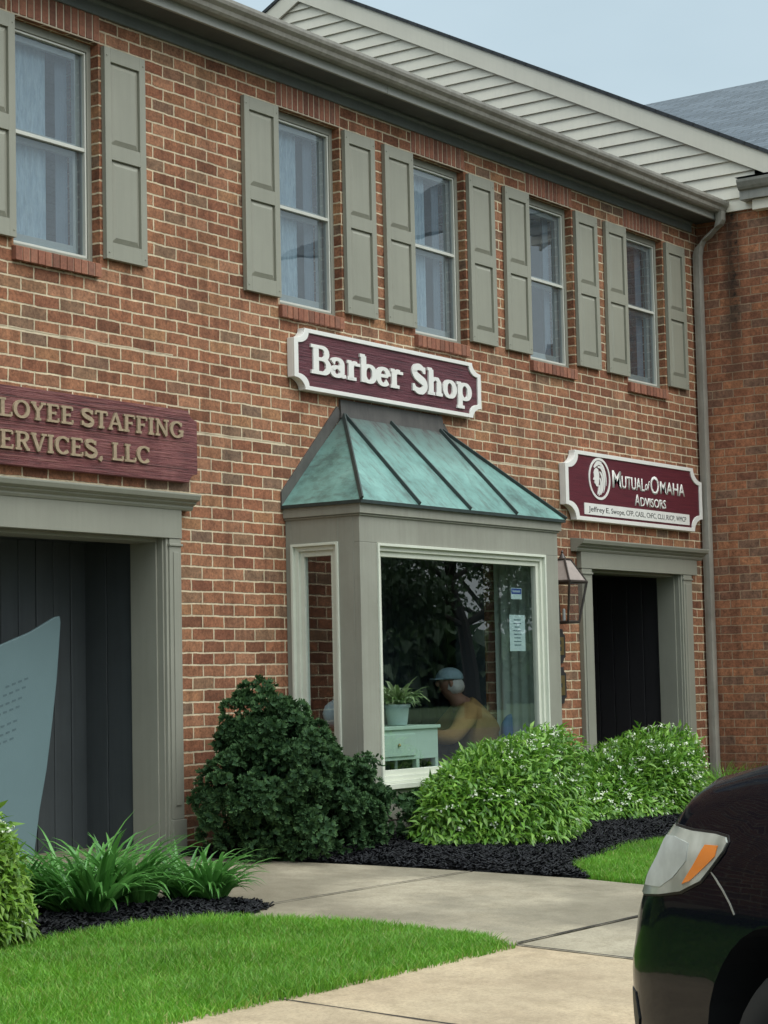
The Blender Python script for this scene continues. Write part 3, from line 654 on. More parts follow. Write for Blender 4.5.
# door surrounds and recessed entries
def door(nm, xl, xr, ztop, pw, cx0, cx1, czt, depth, label_dark, panelmat, back):
    Dr = MB(); Y = -.04
    # crown: stepped cornice
    c = [(0, czt - .155 + .06), (-.050, czt - .095), (-.060, czt - .080), (-.060, czt - .070), (-.085, czt - .055), (-.085, czt - .048), (-.115, czt - .035), (-.125, czt - .01), (-.125, czt), (0, czt + .012)]
    cr = MB(); cr.prism(c, lambda u, v, w: (w, u, v), cx0, cx1); 
    S = cr.build('door_surround', 'trim_green', BLD, bev=.002)
    f = MB(); f.box(cx0 + .09, cx1 - .09, -.045, 0, ztop - .008, czt - .094); f.build('frieze_board', 'trim_green', S, bev=.003)
    for a, b in ((xl - pw, xl), (xr, xr + pw)):
        p_ = MB(); p_.box(a, b, -.040, 0, -.80, ztop - .010); p_.box(a + .03, b - .03, -.046, -.0405, -.72, ztop - .09)
        p_.box(a - .008, b + .008, -.052, 0, -1.12, -.802); p_.box(a - .008, b + .008, -.050, 0, ztop - .055, ztop - .040)
        p_.build('pilaster', 'trim_green', S, bev=.003)
    # stepped jamb casing and return
    j = MB()
    for s, x in ((1, xl), (-1, xr)):
        def bx(u0, u1, y0, y1):
            a, b = x + s * u0, x + s * u1; j.box(min(a, b), max(a, b), y0, y1, -1.12, ztop)
        bx(0.001, .022, -.030, depth); bx(.022, .034, -.012, depth - .001); bx(.034, .046, .030, depth - .002)
    j.box(xl + .047, xr - .047, .03, depth, ztop - .03, ztop)
    j.build('jamb', 'trim_green', S, bev=.003)
    # vestibule: boarded side and back walls, ceiling
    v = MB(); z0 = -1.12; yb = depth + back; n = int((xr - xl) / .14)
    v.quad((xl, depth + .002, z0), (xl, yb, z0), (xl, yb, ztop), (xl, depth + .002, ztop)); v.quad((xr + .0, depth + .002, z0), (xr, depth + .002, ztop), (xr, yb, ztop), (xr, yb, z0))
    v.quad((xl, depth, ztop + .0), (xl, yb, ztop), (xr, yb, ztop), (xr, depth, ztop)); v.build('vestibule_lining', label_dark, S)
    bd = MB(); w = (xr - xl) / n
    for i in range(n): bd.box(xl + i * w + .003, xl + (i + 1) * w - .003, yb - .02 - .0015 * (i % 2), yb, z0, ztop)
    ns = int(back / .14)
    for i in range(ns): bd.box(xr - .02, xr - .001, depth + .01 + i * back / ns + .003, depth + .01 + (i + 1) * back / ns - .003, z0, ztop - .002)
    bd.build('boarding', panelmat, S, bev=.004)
    return S
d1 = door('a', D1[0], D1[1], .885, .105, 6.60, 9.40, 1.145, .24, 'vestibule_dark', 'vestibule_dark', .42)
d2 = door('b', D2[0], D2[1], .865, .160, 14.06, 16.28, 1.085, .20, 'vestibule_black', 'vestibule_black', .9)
for dd in (D1, D2):
    fl = MB(); fl.box(dd[0], dd[1], TH, 2.1, -1.2, -.985); fl.build('vestibule_floor', 'concrete_grey', BLD)

# bay window
def bay():
    xl, xr, yf = 10.38, 12.84, -.595; zt, zb = 1.055, -1.10; t = .05
    wx0, wx1, wz0, wz1 = 10.565, 12.655, -.66, .875     # front opening
    P = MB()
    P.box(xl, xr, yf, yf + t, wz1, zt); P.box(xl, wx0, yf, yf + t, wz0, wz1); P.box(wx1, xr, yf, yf + t, wz0, wz1); P.box(xl, xr, yf, yf + t, zb, wz0)
    sy0, sy1, sz0, sz1 = -.425, -.045, -.66, .885
    for x in (xl, xr - t):
        P.box(x, x + t, yf + t, sy0, zb, zt); P.box(x, x + t, sy1, -.001, zb, zt); P.box(x, x + t, sy0, sy1, sz1, zt); P.box(x, x + t, sy0, sy1, zb, sz0)
    B = P.build('bay_window', 'bay_taupe', BLD, bev=.003)
    tr = MB(); tr.box(xl - .025, xr + .025, yf - .025, -.001, zt + .001, zt + .070); tr.box(xl - .012, xr + .012, yf - .012, -.001, zt - .012, zt); tr.build('eave_board', 'bay_taupe', B, bev=.003)
    # white casings
    def casing(mk, u0, u1, z0, z1, side):
        f = MB()
        def b(ua, ub, za, zb_, d0, d1): mk(f, ua, ub, za, zb_, d0, d1)
        for o, w, d0, d1 in ((0, .018, -.012, .03), (.018, .030, .012, .05), (.048, .035, .030, .07)):
            b(u0 + o, u0 + o + w, z0 + o, z1 - o, d0, d1); b(u1 - o - w, u1 - o, z0 + o, z1 - o, d0, d1)
            b(u0 + o + w, u1 - o - w, z1 - o - w, z1 - o, d0, d1); b(u0 + o + w, u1 - o - w, z0 + o, z0 + o + w, d0, d1)
        return f
    f = casing(lambda f, a, b, c, d, p, q: f.box(a, b, yf + p, yf + q, c, d), wx0, wx1, wz0, wz1, 0); F = f.build('window_casing', 'white_trim', B, bev=.002)
    g_ = MB(); g_.quad((wx0 + .08, yf + .05, wz0 + .08), (wx1 - .08, yf + .05, wz0 + .08), (wx1 - .08, yf + .05, wz1 - .08), (wx0 + .08, yf + .05, wz1 - .08)); g_.build('pane', 'glass_bay', B)
    for sgn, x in ((1, xl), (-1, xr)):
        f = casing(lambda f, a, b, c, d, p, q: f.box(min(x + sgn * p, x + sgn * q), max(x + sgn * p, x + sgn * q), a, b, c, d), sy0, sy1, sz0, sz1, 1); f.build('window_casing', 'white_trim', B, bev=.002)
        xx = x + sgn * .05; g_ = MB(); g_.quad((xx, sy0 + .08, sz0 + .08), (xx, sy0 + .08, sz1 - .08), (xx, sy1 - .08, sz1 - .08), (xx, sy1 - .08, sz0 + .08)); g_.build('pane', 'glass_bay', B)
    s = MB(); s.box(wx0 + .02, wx1 - .02, yf - .03, yf + .01, wz0 - .035, wz0 - .001); s.build('window_sill', 'white_trim', B, bev=.003)
    s = MB(); s.box(xl + t, xr - t, yf + t, TH, -1.04, -.995); s.build('bay_floor', 'interior_floor', B)
    s = MB(); s.box(xl + t, xr - t, yf + t, 0, 1.0, 1.03); s.build('ceiling_board', 'interior_wall', B)
    # copper roof: hipped, with standing seams
    e0, e1, ey, ez = xl - .045, xr + .045, yf - .050, zt + .085; a0, a1, az = 11.01, 12.21, 1.790
    r = MB(); r.add([(e0, 0, ez), (e0, ey, ez), (e1, ey, ez), (e1, 0, ez), (a0, -.02, az), (a1, -.02, az)], [(0, 1, 4), (1, 2, 5, 4), (2, 3, 5)])
    r.add([(e0, 0, ez), (e0, ey, ez), (e1, ey, ez), (e1, 0, ez), (e0, 0, ez - .022), (e0, ey, ez - .022), (e1, ey, ez - .022), (e1, 0, ez - .022)], [(4, 5, 1, 0), (5, 6, 2, 1), (6, 7, 3, 2), (4, 7, 6, 5)], 1)
    r.build('copper_roof', ['copper_patina', 'copper_seam'], B)
    def seam(p, q, h=.026, w=.010):
        p, q = Vector(p), Vector(q); d = (q - p).normalized(); s_ = Vector((1, 0, 0)); s_ = (s_ - d * s_.dot(d)).normalized(); up = s_.cross(d).normalized(); up = up if up.z > 0 else -up
        m = MB(); vs = []
        for c in (p, q):
            for a, b in ((-w, 0), (w, 0), (w * .6, h), (-w * .6, h)): vs.append(c + s_ * a + up * (b - .003))
        m.add(vs, [(0, 1, 2, 3), (7, 6, 5, 4), (0, 4, 5, 1), (1, 5, 6, 2), (2, 6, 7, 3), (3, 7, 4, 0)]); m.build('standing_seam', 'copper_seam', B, bev=.002)
    seam((e0, ey, ez), (a0, -.02, az)); seam((e1, ey, ez), (a1, -.02, az))
    for xb in (10.985, 11.60, 12.20):
        # seams rise at the roof's own slope until they meet the hip or the top
        xt = {10.985: a0 + .012, 11.60: 11.56, 12.20: a1 - .03}[xb]
        seam((xb, ey, ez), (xt, -.02, az))
    fl = MB(); fl.add([(a0 - .03, -.030, az - .02), (a1 + .03, -.030, az - .02), (a1 + .02, -.016, 1.90), (a0 - .02, -.016, 1.90), (a0 - .03, 0, az - .02), (a1 + .03, 0, az - .02), (a1 + .02, 0, 1.90), (a0 - .02, 0, 1.90)], [(0, 1, 2, 3), (1, 5, 6, 2), (3, 2, 6, 7), (0, 3, 7, 4), (0, 4, 5, 1)])
    for s, ex, ax in ((-1, e0, a0), (1, e1, a1)):
        fl.add([(ex, -.012, ez + .0), (ex, 0, ez), (ax, 0, az), (ax, -.012, az), (ex + s * .0, -.012, ez + .09), (ex, 0, ez + .09), (ax + s * .05, 0, az + .06), (ax + s * .05, -.012, az + .06)], [(0, 1, 2, 3), (4, 7, 6, 5), (0, 3, 7, 4), (1, 5, 6, 2), (0, 4, 5, 1)])
    fl.build('flashing', 'flashing', B)
    return B
BAYO = bay()
q = MB(); q.box(12.760, 12.788, -.075, -.002, -.62, .99); q.build('brick_pier', 'brick_front', BLD, uv=(UX, UZ))
# room behind the bay window
rm = MB(); ry = 3.4
rm.quad((9.6, TH + .005, -1.0), (9.6, ry, -1.0), (9.6, ry, 1.5), (9.6, TH + .005, 1.5)); rm.quad((14.2, TH + .005, -1.0), (14.2, TH + .005, 1.5), (14.2, ry, 1.5), (14.2, ry, -1.0))
rm.quad((9.6, ry, -1.0), (14.2, ry, -1.0), (14.2, ry, 1.5), (9.6, ry, 1.5)); rm.quad((9.6, 0.27, 1.5), (9.6, ry, 1.5), (14.2, ry, 1.5), (14.2, .27, 1.5))
rm.quad((9.6, TH, -1.0), (14.2, TH, -1.0), (14.2, ry, -1.0), (9.6, ry, -1.0), 1)
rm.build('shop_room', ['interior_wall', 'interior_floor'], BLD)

def drape(name, x0, y0, x1, y1, z0, z1, folds, amp, mat, label, cat):
    n = folds * 8; vs = []; d = Vector((x1 - x0, y1 - y0, 0)); nn = Vector((-d.y, d.x, 0)).normalized()
    for i in range(n + 1):
        t = i / n; o = amp * sin(t * folds * 2 * pi) + amp * .4 * sin(t * folds * 5.1)
        for z in (z0, z1): vs.append((x0 + d.x * t + nn.x * o, y0 + d.y * t + nn.y * o, z))
    mb = MB(); mb.add(vs, [(2 * i, 2 * i + 2, 2 * i + 3, 2 * i + 1) for i in range(n)]); o = mb.build(name, mat, None, smooth=True); return tag(o, label, cat)
drape('curtain', 12.735, -.51, 12.742, -.10, -.64, .95, 5, .012, 'blind_green', 'pale green curtain hanging at the right side of the bay window', 'curtain')
drape('curtain', 12.95, 1.15, 14.1, 1.25, -.98, 1.3, 9, .05, 'curtain_blue', 'dusky blue curtain hanging at the back of the barber shop', 'curtain')

# ------------------------------------------------------------------ lettering
def arc(cx, cy, rx, ry, a0, a1, n=14): return [(cx + rx * cos(R(a0 + (a1 - a0) * i / n)), cy + ry * sin(R(a0 + (a1 - a0) * i / n))) for i in range(n + 1)]
def spl(pts, n=5):
    out = []; P = [pts[0]] + list(pts) + [pts[-1]]
    for i in range(1, len(P) - 2):
        for k in range(n):
            t = k / n; out.append(tuple(.5 * (2 * P[i][j] + (P[i + 1][j] - P[i - 1][j]) * t + (2 * P[i - 1][j] - 5 * P[i][j] + 4 * P[i + 1][j] - P[i + 2][j]) * t * t + (3 * P[i][j] - P[i - 1][j] - 3 * P[i + 1][j] + P[i + 2][j]) * t ** 3) for j in (0, 1)))
    return out + [pts[-1]]
S_UP = spl([(.52, .76), (.45, .90), (.30, .955), (.15, .89), (.11, .74), (.20, .60), (.36, .50), (.52, .39), (.55, .22), (.45, .08), (.29, .045), (.14, .11), (.07, .27)])
# glyph: (advance, [('s', pts, closed, mode)], [('h', x0, x1, y)] slabs, [('v', x, y0, y1)] spurs)
G = {
 'B': (.74, [([(.2, .05), (.2, .95)], 0), ([(.2, .955), (.40, .955)] + arc(.42, .745, .17, .21, 90, -90) + [(.2, .535)], 0), ([(.2, .535), (.44, .53)] + arc(.44, .29, .21, .245, 90, -90) + [(.2, .045)], 0)], [(.02, .35, .045), (.02, .35, .955)]),
 'a': (.60, [([(.07, .50)] + arc(.24, .46, .17, .185, 150, 0) + [(.41, .12), (.45, .05), (.56, .07)], 0), (arc(.23, .20, .16, .16, 10, 350, 20), 0)], []),
 'r': (.50, [([(.16, .05), (.16, .62)], 0), ([(.16, .40), (.20, .54), (.30, .63), (.40, .62)], 0), ([(.42, .63), (.42, .52)], 0)], [(.02, .36, .045), (.02, .18, .635)]),
 'b': (.64, [([(.15, .0), (.15, .95)], 0), (arc(.36, .33, .21, .29, 170, -170, 24), 0)], [(.01, .2, .955)]),
 'e': (.56, [([(.10, .36), (.46, .36)], 0), (arc(.28, .33, .20, .295, 5, 325, 22), 0)], []),
 'S': (.66, [(S_UP, 1), ([(.53, .97), (.53, .72)], 2), ([(.07, .03), (.07, .30)], 2)], []),
 'h': (.68, [([(.15, .05), (.15, .95)], 0), ([(.15, .42), (.22, .57), (.34, .63), (.44, .60), (.49, .48), (.49, .05)], 0)], [(.01, .2, .955), (.01, .30, .045), (.36, .64, .045)]),
 'o': (.58, [(arc(.28, .33, .205, .295, 90, 450, 28), 0)], []),
 'p': (.64, [([(.15, -.28), (.15, .62)], 0), (arc(.36, .33, .21, .29, 170, -170, 24), 0)], [(.01, .2, .635), (.01, .33, -.275)]),
 'E': (.66, [([(.16, .03), (.16, .97)], 0), ([(.16, .96), (.54, .96)], 0), ([(.16, .51), (.42, .51)], 0), ([(.16, .04), (.56, .04)], 0), ([(.54, .96), (.54, .78)], 2), ([(.56, .04), (.56, .24)], 2), ([(.42, .60), (.42, .42)], 2)], [(.03, .2, .96), (.03, .2, .04)]),
 'F': (.62, [([(.16, .03), (.16, .97)], 0), ([(.16, .96), (.54, .96)], 0), ([(.16, .51), (.42, .51)], 0), ([(.54, .96), (.54, .78)], 2), ([(.42, .60), (.42, .42)], 2)], [(.03, .2, .96), (.03, .30, .04)]),
 'L': (.62, [([(.16, .03), (.16, .97)], 0), ([(.16, .04), (.54, .04)], 0), ([(.54, .04), (.54, .26)], 2)], [(.03, .30, .96), (.03, .2, .04)]),
 'T': (.66, [([(.32, .03), (.32, .97)], 0), ([(.05, .96), (.59, .96)], 0), ([(.05, .96), (.05, .76)], 2), ([(.59, .96), (.59, .76)], 2)], [(.19, .45, .04)]),
 'I': (.36, [([(.17, .03), (.17, .97)], 0)], [(.04, .30, .04), (.04, .30, .96)]),
 'N': (.78, [([(.14, .03), (.14, .97)], 2), ([(.14, .97), (.60, .03)], 0), ([(.60, .03), (.60, .97)], 2)], [(.03, .2, .96), (.03, .26, .04), (.48, .72, .96)]),
 'M': (.92, [([(.14, .03), (.14, .97)], 2), ([(.14, .97), (.44, .05)], 0), ([(.44, .05), (.74, .97)], 2), ([(.74, .97), (.74, .03)], 0)], [(.03, .2, .96), (.03, .26, .04), (.62, .88, .04), (.7, .85, .96)]),
 'P': (.66, [([(.16, .03), (.16, .97)], 0), ([(.16, .96), (.38, .96)] + arc(.38, .72, .18, .24, 90, -90) + [(.16, .48)], 0)], [(.03, .2, .96), (.03, .30, .04)]),
 'R': (.72, [([(.16, .03), (.16, .97)], 0), ([(.16, .96), (.38, .96)] + arc(.38, .73, .17, .23, 90, -90) + [(.16, .50)], 0), ([(.36, .50), (.56, .04), (.66, .04)], 0)], [(.03, .2, .96), (.03, .30, .04)]),
 'O': (.78, [(arc(.38, .5, .29, .455, 90, 450, 32), 0)], []),
 'C': (.72, [(arc(.38, .5, .29, .455, 40, 320, 26), 0), ([(.60, .95), (.60, .70)], 2)], []),
 'G': (.78, [(arc(.38, .5, .29, .455, 40, 335, 26), 0), ([(.60, .95), (.60, .70)], 2), ([(.62, .42), (.62, .08)], 0)], [(.48, .72, .42)]),
 'Y': (.70, [([(.33, .03), (.33, .46)], 0), ([(.10, .97), (.33, .46)], 0), ([(.33, .46), (.56, .97)], 2)], [(.20, .46, .04), (.01, .24, .96), (.46, .68, .96)]),
 'A': (.74, [([(.10, .03), (.36, .99)], 2), ([(.36, .99), (.62, .03)], 0), ([(.19, .36), (.54, .36)], 2)], [(.01, .22, .04), (.50, .74, .04)]),
 'V': (.72, [([(.10, .97), (.36, .02)], 0), ([(.36, .02), (.60, .97)], 2)], [(.01, .24, .96), (.48, .71, .96)]),
 ',': (.32, [([(.13, .10), (.15, .02), (.08, -.14)], 0)], []),
 ' ': (.38, [], []),
}
def text_width(s, sx): return sum(G[c][0] for c in s) * sx
def serif_text(s, x, z, h, sx, thick, thin, yf, depth, italic=0.):
    """relief letters whose strokes swell on the vertical; returns one MB"""
    mb = MB(); cur = x; kk = 0
    for ch in s:
        adv, strokes, slabs = G[ch]
        def P(u, v): return (cur + u * sx + italic * v * h, z + v * h)
        parts = [(pts, mode) for pts, mode in strokes] + [([(a, y), (b, y)], 3) for a, b, y in slabs]
        for pts, mode in parts:
            q = [Vector(P(*p)) for p in pts]; n = len(q); vs = []; ws = []
            for i in range(n):
                d = (q[min(i + 1, n - 1)] - q[max(i - 1, 0)]); d = d.normalized() if d.length > 1e-9 else Vector((1, 0))
                if n > 6 and (q[0] - q[-1]).length < 1e-4 and i in (0, n - 1): d = (q[1] - q[-2]).normalized()
                if mode == 0: w = thin + (thick - thin) * abs(d.y) ** 1.5
                elif mode == 1: w = thin + (thick - thin) * sin(pi * i / (n - 1)) ** .7
                else: w = thin
                nn = Vector((-d.y, d.x)) * w / 2; vs += [q[i] + nn, q[i] - nn]
            kk += 1; e = .00022 * (kk % 9); y0 = yf - depth - e
            m = len(vs); V = [(v.x, y0, v.y) for v in vs] + [(v.x, yf, v.y) for v in vs]
            F = []
            for i in range(n - 1):
                a, b, c, d_ = 2 * i, 2 * i + 1, 2 * i + 3, 2 * i + 2
                F += [(a, b, c, d_), (a, d_, m + d_, m + a), (b, m + b, m + c, c)]
            F += [(0, m, m + 1, 1), (m - 2, m - 1, 2 * m - 1, 2 * m - 2)]
            mb.add(V, F)
        cur += adv * sx
    return mb
def sans(name, s, x, z, h, width, yf, mat, parent, depth=.004, bold=.0, shear=0.):
    c = bpy.data.curves.new(name, 'FONT'); c.body = s; c.size = 1; c.extrude = .0; c.offset = bold; c.shear = shear; c.resolution_u = 3
    o = bpy.data.objects.new(name, c); COL.objects.link(o); dg = bpy.context.evaluated_depsgraph_get(); me = bpy.data.meshes.new_from_object(o.evaluated_get(dg)); bpy.data.objects.remove(o)
    co = np.empty(len(me.vertices) * 3, 'f'); me.vertices.foreach_get('co', co); co = co.reshape(-1, 3)
    x0, x1 = co[:, 0].min(), co[:, 0].max(); cap = .73
    sx = width / (x1 - x0); szs = h / cap
    out = np.column_stack([x + (co[:, 0] - x0) * sx, np.full(len(co), yf), z + co[:, 1] * szs]); me.vertices.foreach_set('co', out.astype('f').ravel())
    bm = bmesh.new(); bm.from_mesh(me); r = bmesh.ops.extrude_face_region(bm, geom=bm.faces[:]); bmesh.ops.translate(bm, vec=(0, -depth, 0), verts=[v for v in r['geom'] if isinstance(v, bmesh.types.BMVert)]); bmesh.ops.recalc_face_normals(bm, faces=bm.faces[:]); bm.to_mesh(me); bm.free()
    me.materials.clear(); return finish(name, me, mat, parent)
def notched(x0, x1, z0, z1, rx, rz, n=8):
    """rectangle with concave quarter-round corners"""
    p = []
    for cx, cz, a0 in ((x1, z0, 180), (x1, z1, 270), (x0, z1, 0), (x0, z0, 90)):
        p += [(cx + rx * cos(R(a0 - 90 * i / n)), cz + rz * sin(R(a0 - 90 * i / n))) for i in range(n + 1)]
    # order: start at bottom right going up
    return p
def plate(poly, y0, y1, mb=None, m=0):
    mb = mb or MB(); mb.prism(poly, lambda u, v, w: (u, w, v), y0, y1, m); return mb
def ringplate(outer, inner, y0, y1):
    mb = MB(); n = len(outer)
    vs = [(u, y, v) for y in (y0, y1) for P_ in (outer, inner) for u, v in P_]
    A, B_, C_, D_ = 0, n, 2 * n, 3 * n; f = []
    for i in range(n):
        j = (i + 1) % n; f += [(A + i, A + j, B_ + j, B_ + i), (A + i, C_ + i, C_ + j, A + j), (B_ + i, B_ + j, D_ + j, D_ + i), (C_ + i, D_ + i, D_ + j, C_ + j)]
    return mb.add(vs, f)
# Barber Shop sign
T = empty('shop_sign', (11.55, 0, 1.87), 'maroon carved sign reading Barber Shop in white letters above the copper roof', 'sign')
x0, x1, z0, z1 = 10.425, 12.690, 1.915, 2.325
o_ = notched(x0, x1, z0, z1, .115, .075); i_ = notched(x0 + .045, x1 - .045, z0 + .028, z1 - .028, .115, .075)
plate(o_, -.050, -.006).build('board', 'sign_white', T, bev=.003)
plate(i_, -.0545, -.0505).build('panel', 'maroon_grain', T)
ringplate(o_, i_, -.066, -.0503).build('border', 'sign_white', T, bev=.003)
w_ = text_width('Barber Shop', 1.); sx = 1.95 / w_
serif_text('Barber Shop', 10.60, 2.035, .190, sx, .060, .023, -.0543, .012).build('lettering', 'sign_white', T)
# staffing sign
T = empty('shop_sign', (8.3, 0, 1.2), 'weathered maroon wooden sign reading EMPLOYEE STAFFING SERVICES, LLC in raised letters', 'sign')
x0, x1, z0, z1 = 7.10, 9.455, 1.222, 1.662
plate(notched(x0, x1, z0, z1, .075, .055), -.052, -.004).build('board', 'maroon_worn', T, bev=.004)
# cleft edges of the planks
pl = MB()
for zz in (1.30, 1.462, 1.60): pl.box(x0 + .08, x1 - .08, -.0528, -.0505, zz, zz + .0025)
pl.build('plank_joint', 'soil', T)
sx = (9.325 - 8.425) / text_width('STAFFING', 1.)
wE = text_width('EMPLOYEE', sx)
def gilt(s, x, z, h):
    serif_text(s, x, z, h, sx, .026, .013, -.0525, .012).build('lettering', 'gilt_letter', T)
gilt('EMPLOYEE', 8.375 - wE, 1.487, .098); gilt('STAFFING', 8.425, 1.487, .098)
wS = text_width('SERVICES,', sx); gilt('SERVICES,', 8.62 - wS, 1.310, .100); gilt('LLC', 8.680, 1.310, .100)
# advisors sign
T = empty('shop_sign', (15.1, 0, 1.2), 'maroon sign with lion emblem reading Mutual of Omaha Advisors above the right doorway', 'sign')
x0, x1, z0, z1 = 13.905, 16.300, 1.240, 1.800
o_ = notched(x0, x1, z0, z1, .160, .115); i_ = notched(x0 + .05, x1 - .05, z0 + .032, z1 - .032, .160, .115)
plate(o_, -.050, -.006).build('board', 'sign_white', T, bev=.003); plate(i_, -.0545, -.0505).build('panel', 'maroon_smooth', T); ringplate(o_, i_, -.064, -.0503).build('border', 'sign_white', T, bev=.003)
YF = -.0545
sans('lettering', 'M', 14.680, 1.540, .145, .150, YF, 'sign_white', T, .003, .018)
sans('lettering', 'UTUAL', 14.840, 1.540, .108, .400, YF, 'sign_white', T, .003, .018)
sans('lettering', 'of', 15.245, 1.550, .085, .090, YF, 'sign_white', T, .003, .012, .35)
sans('lettering', 'O', 15.345, 1.525, .160, .155, YF, 'sign_white', T, .003, .012)
sans('lettering', 'MAHA', 15.520, 1.540, .108, .460, YF, 'sign_white', T, .003, .018)
sans('lettering', 'A', 15.055, 1.410, .098, .092, YF, 'sign_white', T, .005, .01)
sans('lettering', 'DVISORS', 15.155, 1.410, .078, .460, YF, 'sign_white', T, .005, .01)
st = MB(); st.box(14.200, 16.045, YF - .006, YF - .0005, 1.292, 1.384); st.build('name_strip', 'sign_white', T)
xw = 14.265
for wd_, ww_ in (('Jeffrey', .262), ('E.', .062), ('Swope,', .232), ('CFP,', .135), ('CASL,', .175), ('ChFC,', .175), ('CLU,', .135), ('RICP,', .160), ('WMCP', .185)):
    sans('lettering', wd_, xw, 1.318 - (.007 if wd_[-1] == ',' or wd_ == 'Jeffrey' else 0) * 0, .044, ww_, YF - .0062, 'ink_black', T, .001, .0); xw += ww_ + .024
def ell(cx, cz, a, b, n=40): return [(cx + a * cos(2 * pi * k / n), cz + b * sin(2 * pi * k / n)) for k in range(n)]
lc, lz = 14.462, 1.592
lion = ringplate(ell(lc, lz, .178, .172), ell(lc, lz, .158, .152), YF - .006, YF - .0005)
def ribbon(mb, pts, w, y0, y1, steps=5):
    q = [Vector(p) for p in spl(pts, steps)]; n = len(q); V = []
    for i in range(n):
        d = (q[min(i + 1, n - 1)] - q[max(i - 1, 0)]).normalized(); ww = w * sin(pi * min(.97, .12 + .86 * i / (n - 1))) ; nn = Vector((-d.y, d.x)) * ww / 2; V += [q[i] + nn, q[i] - nn]
    vs = [(v.x, y0, v.y) for v in V] + [(v.x, y1, v.y) for v in V]; m = len(V)
    F = []
    for i in range(n - 1):
        a, b, c, d_ = 2 * i, 2 * i + 1, 2 * i + 3, 2 * i + 2; F += [(a, b, c, d_), (a, d_, m + d_, m + a), (b, m + b, m + c, c)]
    mb.add(vs, F)
face = [(-.095, .045), (-.075, .075), (-.05, .088), (-.02, .075), (-.005, .03), (-.012, -.03), (-.03, -.065), (-.055, -.062), (-.072, -.045), (-.088, -.035), (-.078, -.02), (-.105, -.010), (-.088, .012)]
lion.prism([(lc + a, lz + b) for a, b in face], lambda u, v, w: (u, w, v), YF - .0055, YF - .0005)
for k, st_ in enumerate([[(-.06, .10), (.0, .125), (.06, .10), (.10, .03), (.11, -.05)], [(-.03, .095), (.03, .09), (.07, .03), (.08, -.05), (.06, -.11)], [(0, .06), (.035, .03), (.05, -.03), (.04, -.09), (.01, -.13)], [(.0, .01), (.02, -.03), (.015, -.09), (-.02, -.14)], [(-.01, -.05), (-.015, -.09), (-.04, -.13)], [(-.09, .085), (-.03, .13), (.04, .135)]]):
    ribbon(lion, [(lc + a, lz + b) for a, b in st_], .026, YF - .0058 - .0002 * k, YF - .0005)
lion.build('lion_emblem', 'sign_white', T)

# ------------------------------------------------------------------ carriage lantern and plaques on the wall strip
T = empty('wall_lantern', (13.74, -.15, .40), 'brown metal carriage lantern with clear glass, fixed to the brick beside the bay window', 'wall lamp')
cx, cy = 13.66, -.155; zt, zm, zb = .90, .725, .415; wt, wm, wb = .045, .135, .085
def fr4(a, z): return [(cx - a, cy - a, z), (cx + a, cy - a, z), (cx + a, cy + a, z), (cx - a, cy + a, z)]
A, B_, C_ = fr4(wt, zt), fr4(wm, zm), fr4(wb, zb)
f = MB()
for i in range(4):
    j = (i + 1) % 4; f.tube([B_[i], B_[j]], .012, 6); f.tube([C_[i], C_[j]], .011, 6); f.tube([B_[i], C_[i]], .009, 6); f.tube([A[i], B_[i]], .009, 6); f.tube([A[i], A[j]], .009, 6)
f.add(fr4(wb, zb - .004) + fr4(wb, zb + .004), [(0, 3, 2, 1), (4, 5, 6, 7)]); f.build('lantern_frame', 'lantern_brown', T)
g_ = MB()
for i in range(4):
    j = (i + 1) % 4; g_.quad(B_[i], B_[j], A[j], A[i])
g_.add([tuple(p) for p in A], [(0, 1, 2, 3)]); g_.build('lantern_roof', 'lantern_sheen', T)
g_ = MB()
for i in range(4):
    j = (i + 1) % 4; g_.quad(C_[i], C_[j], B_[j], B_[i])
g_.build('glazing', 'glass_lantern', T)
f = MB(); f.lathe([(.02, 0), (.03, .012), (.02, .03), (.008, .05), (.012, .06), (.003, .075)], (cx, cy, zt), 10); f.build('finial', 'lantern_brown', T)
f = MB(); f.tube([(cx, -.012, .80), (cx, -.05, .86), (cx, cy + .04, .90)], .011, 8); f.box(cx - .05, cx + .05, -.014, -.001, .70, .95); f.build('bracket', 'lantern_brown', T)
f = MB(); f.lathe([(.012, 0), (.012, .09), (.006, .10)], (cx, cy, zb + .005), 8); f.build('candle_tube', 'pot_white', T)
for (za, zb_, lab, marks) in ((.100, .370, 'upper dark plaque with brass face under the lantern', 1), (-.215, .070, 'lower dark plaque with brass face under the lantern', 0)):
    T = empty('wall_plaque', (13.8, 0, za), lab, 'plaque', 'brass plaques under the lantern')
    xa, xb = 13.52, 13.905
    plate([(xa + .04, za), (xb - .04, za), (xb - .03, za + .035), (xb, za + .05), (xb, zb_ - .05), (xb - .03, zb_ - .035), (xb - .04, zb_), (xa + .04, zb_), (xa + .03, zb_ - .035), (xa, zb_ - .05), (xa, za + .05), (xa + .03, za + .035)], -.018, -.001).build('backing', 'plaque_dark', T, bev=.002)
    q = MB(); q.box(xa + .03, xb - .028, -.022, -.0185, za + .065, zb_ - .065); q.build('brass_face', 'brass', T, bev=.001)
    q = MB()
    for r_ in range(2 if marks else 1):
        zc = (za + zb_) / 2 + (.028 - .05 * r_ if marks else 0)
        for k in range(7):
            xx = xa + .06 + k * .038; q.box(xx, xx + .024, -.0235, -.0222, zc - .016, zc + .016)
            q.box(xx + .008, xx + .016, -.0237, -.0236, zc - .010, zc + .010)
    q.build('engraving', 'ink_black', T)

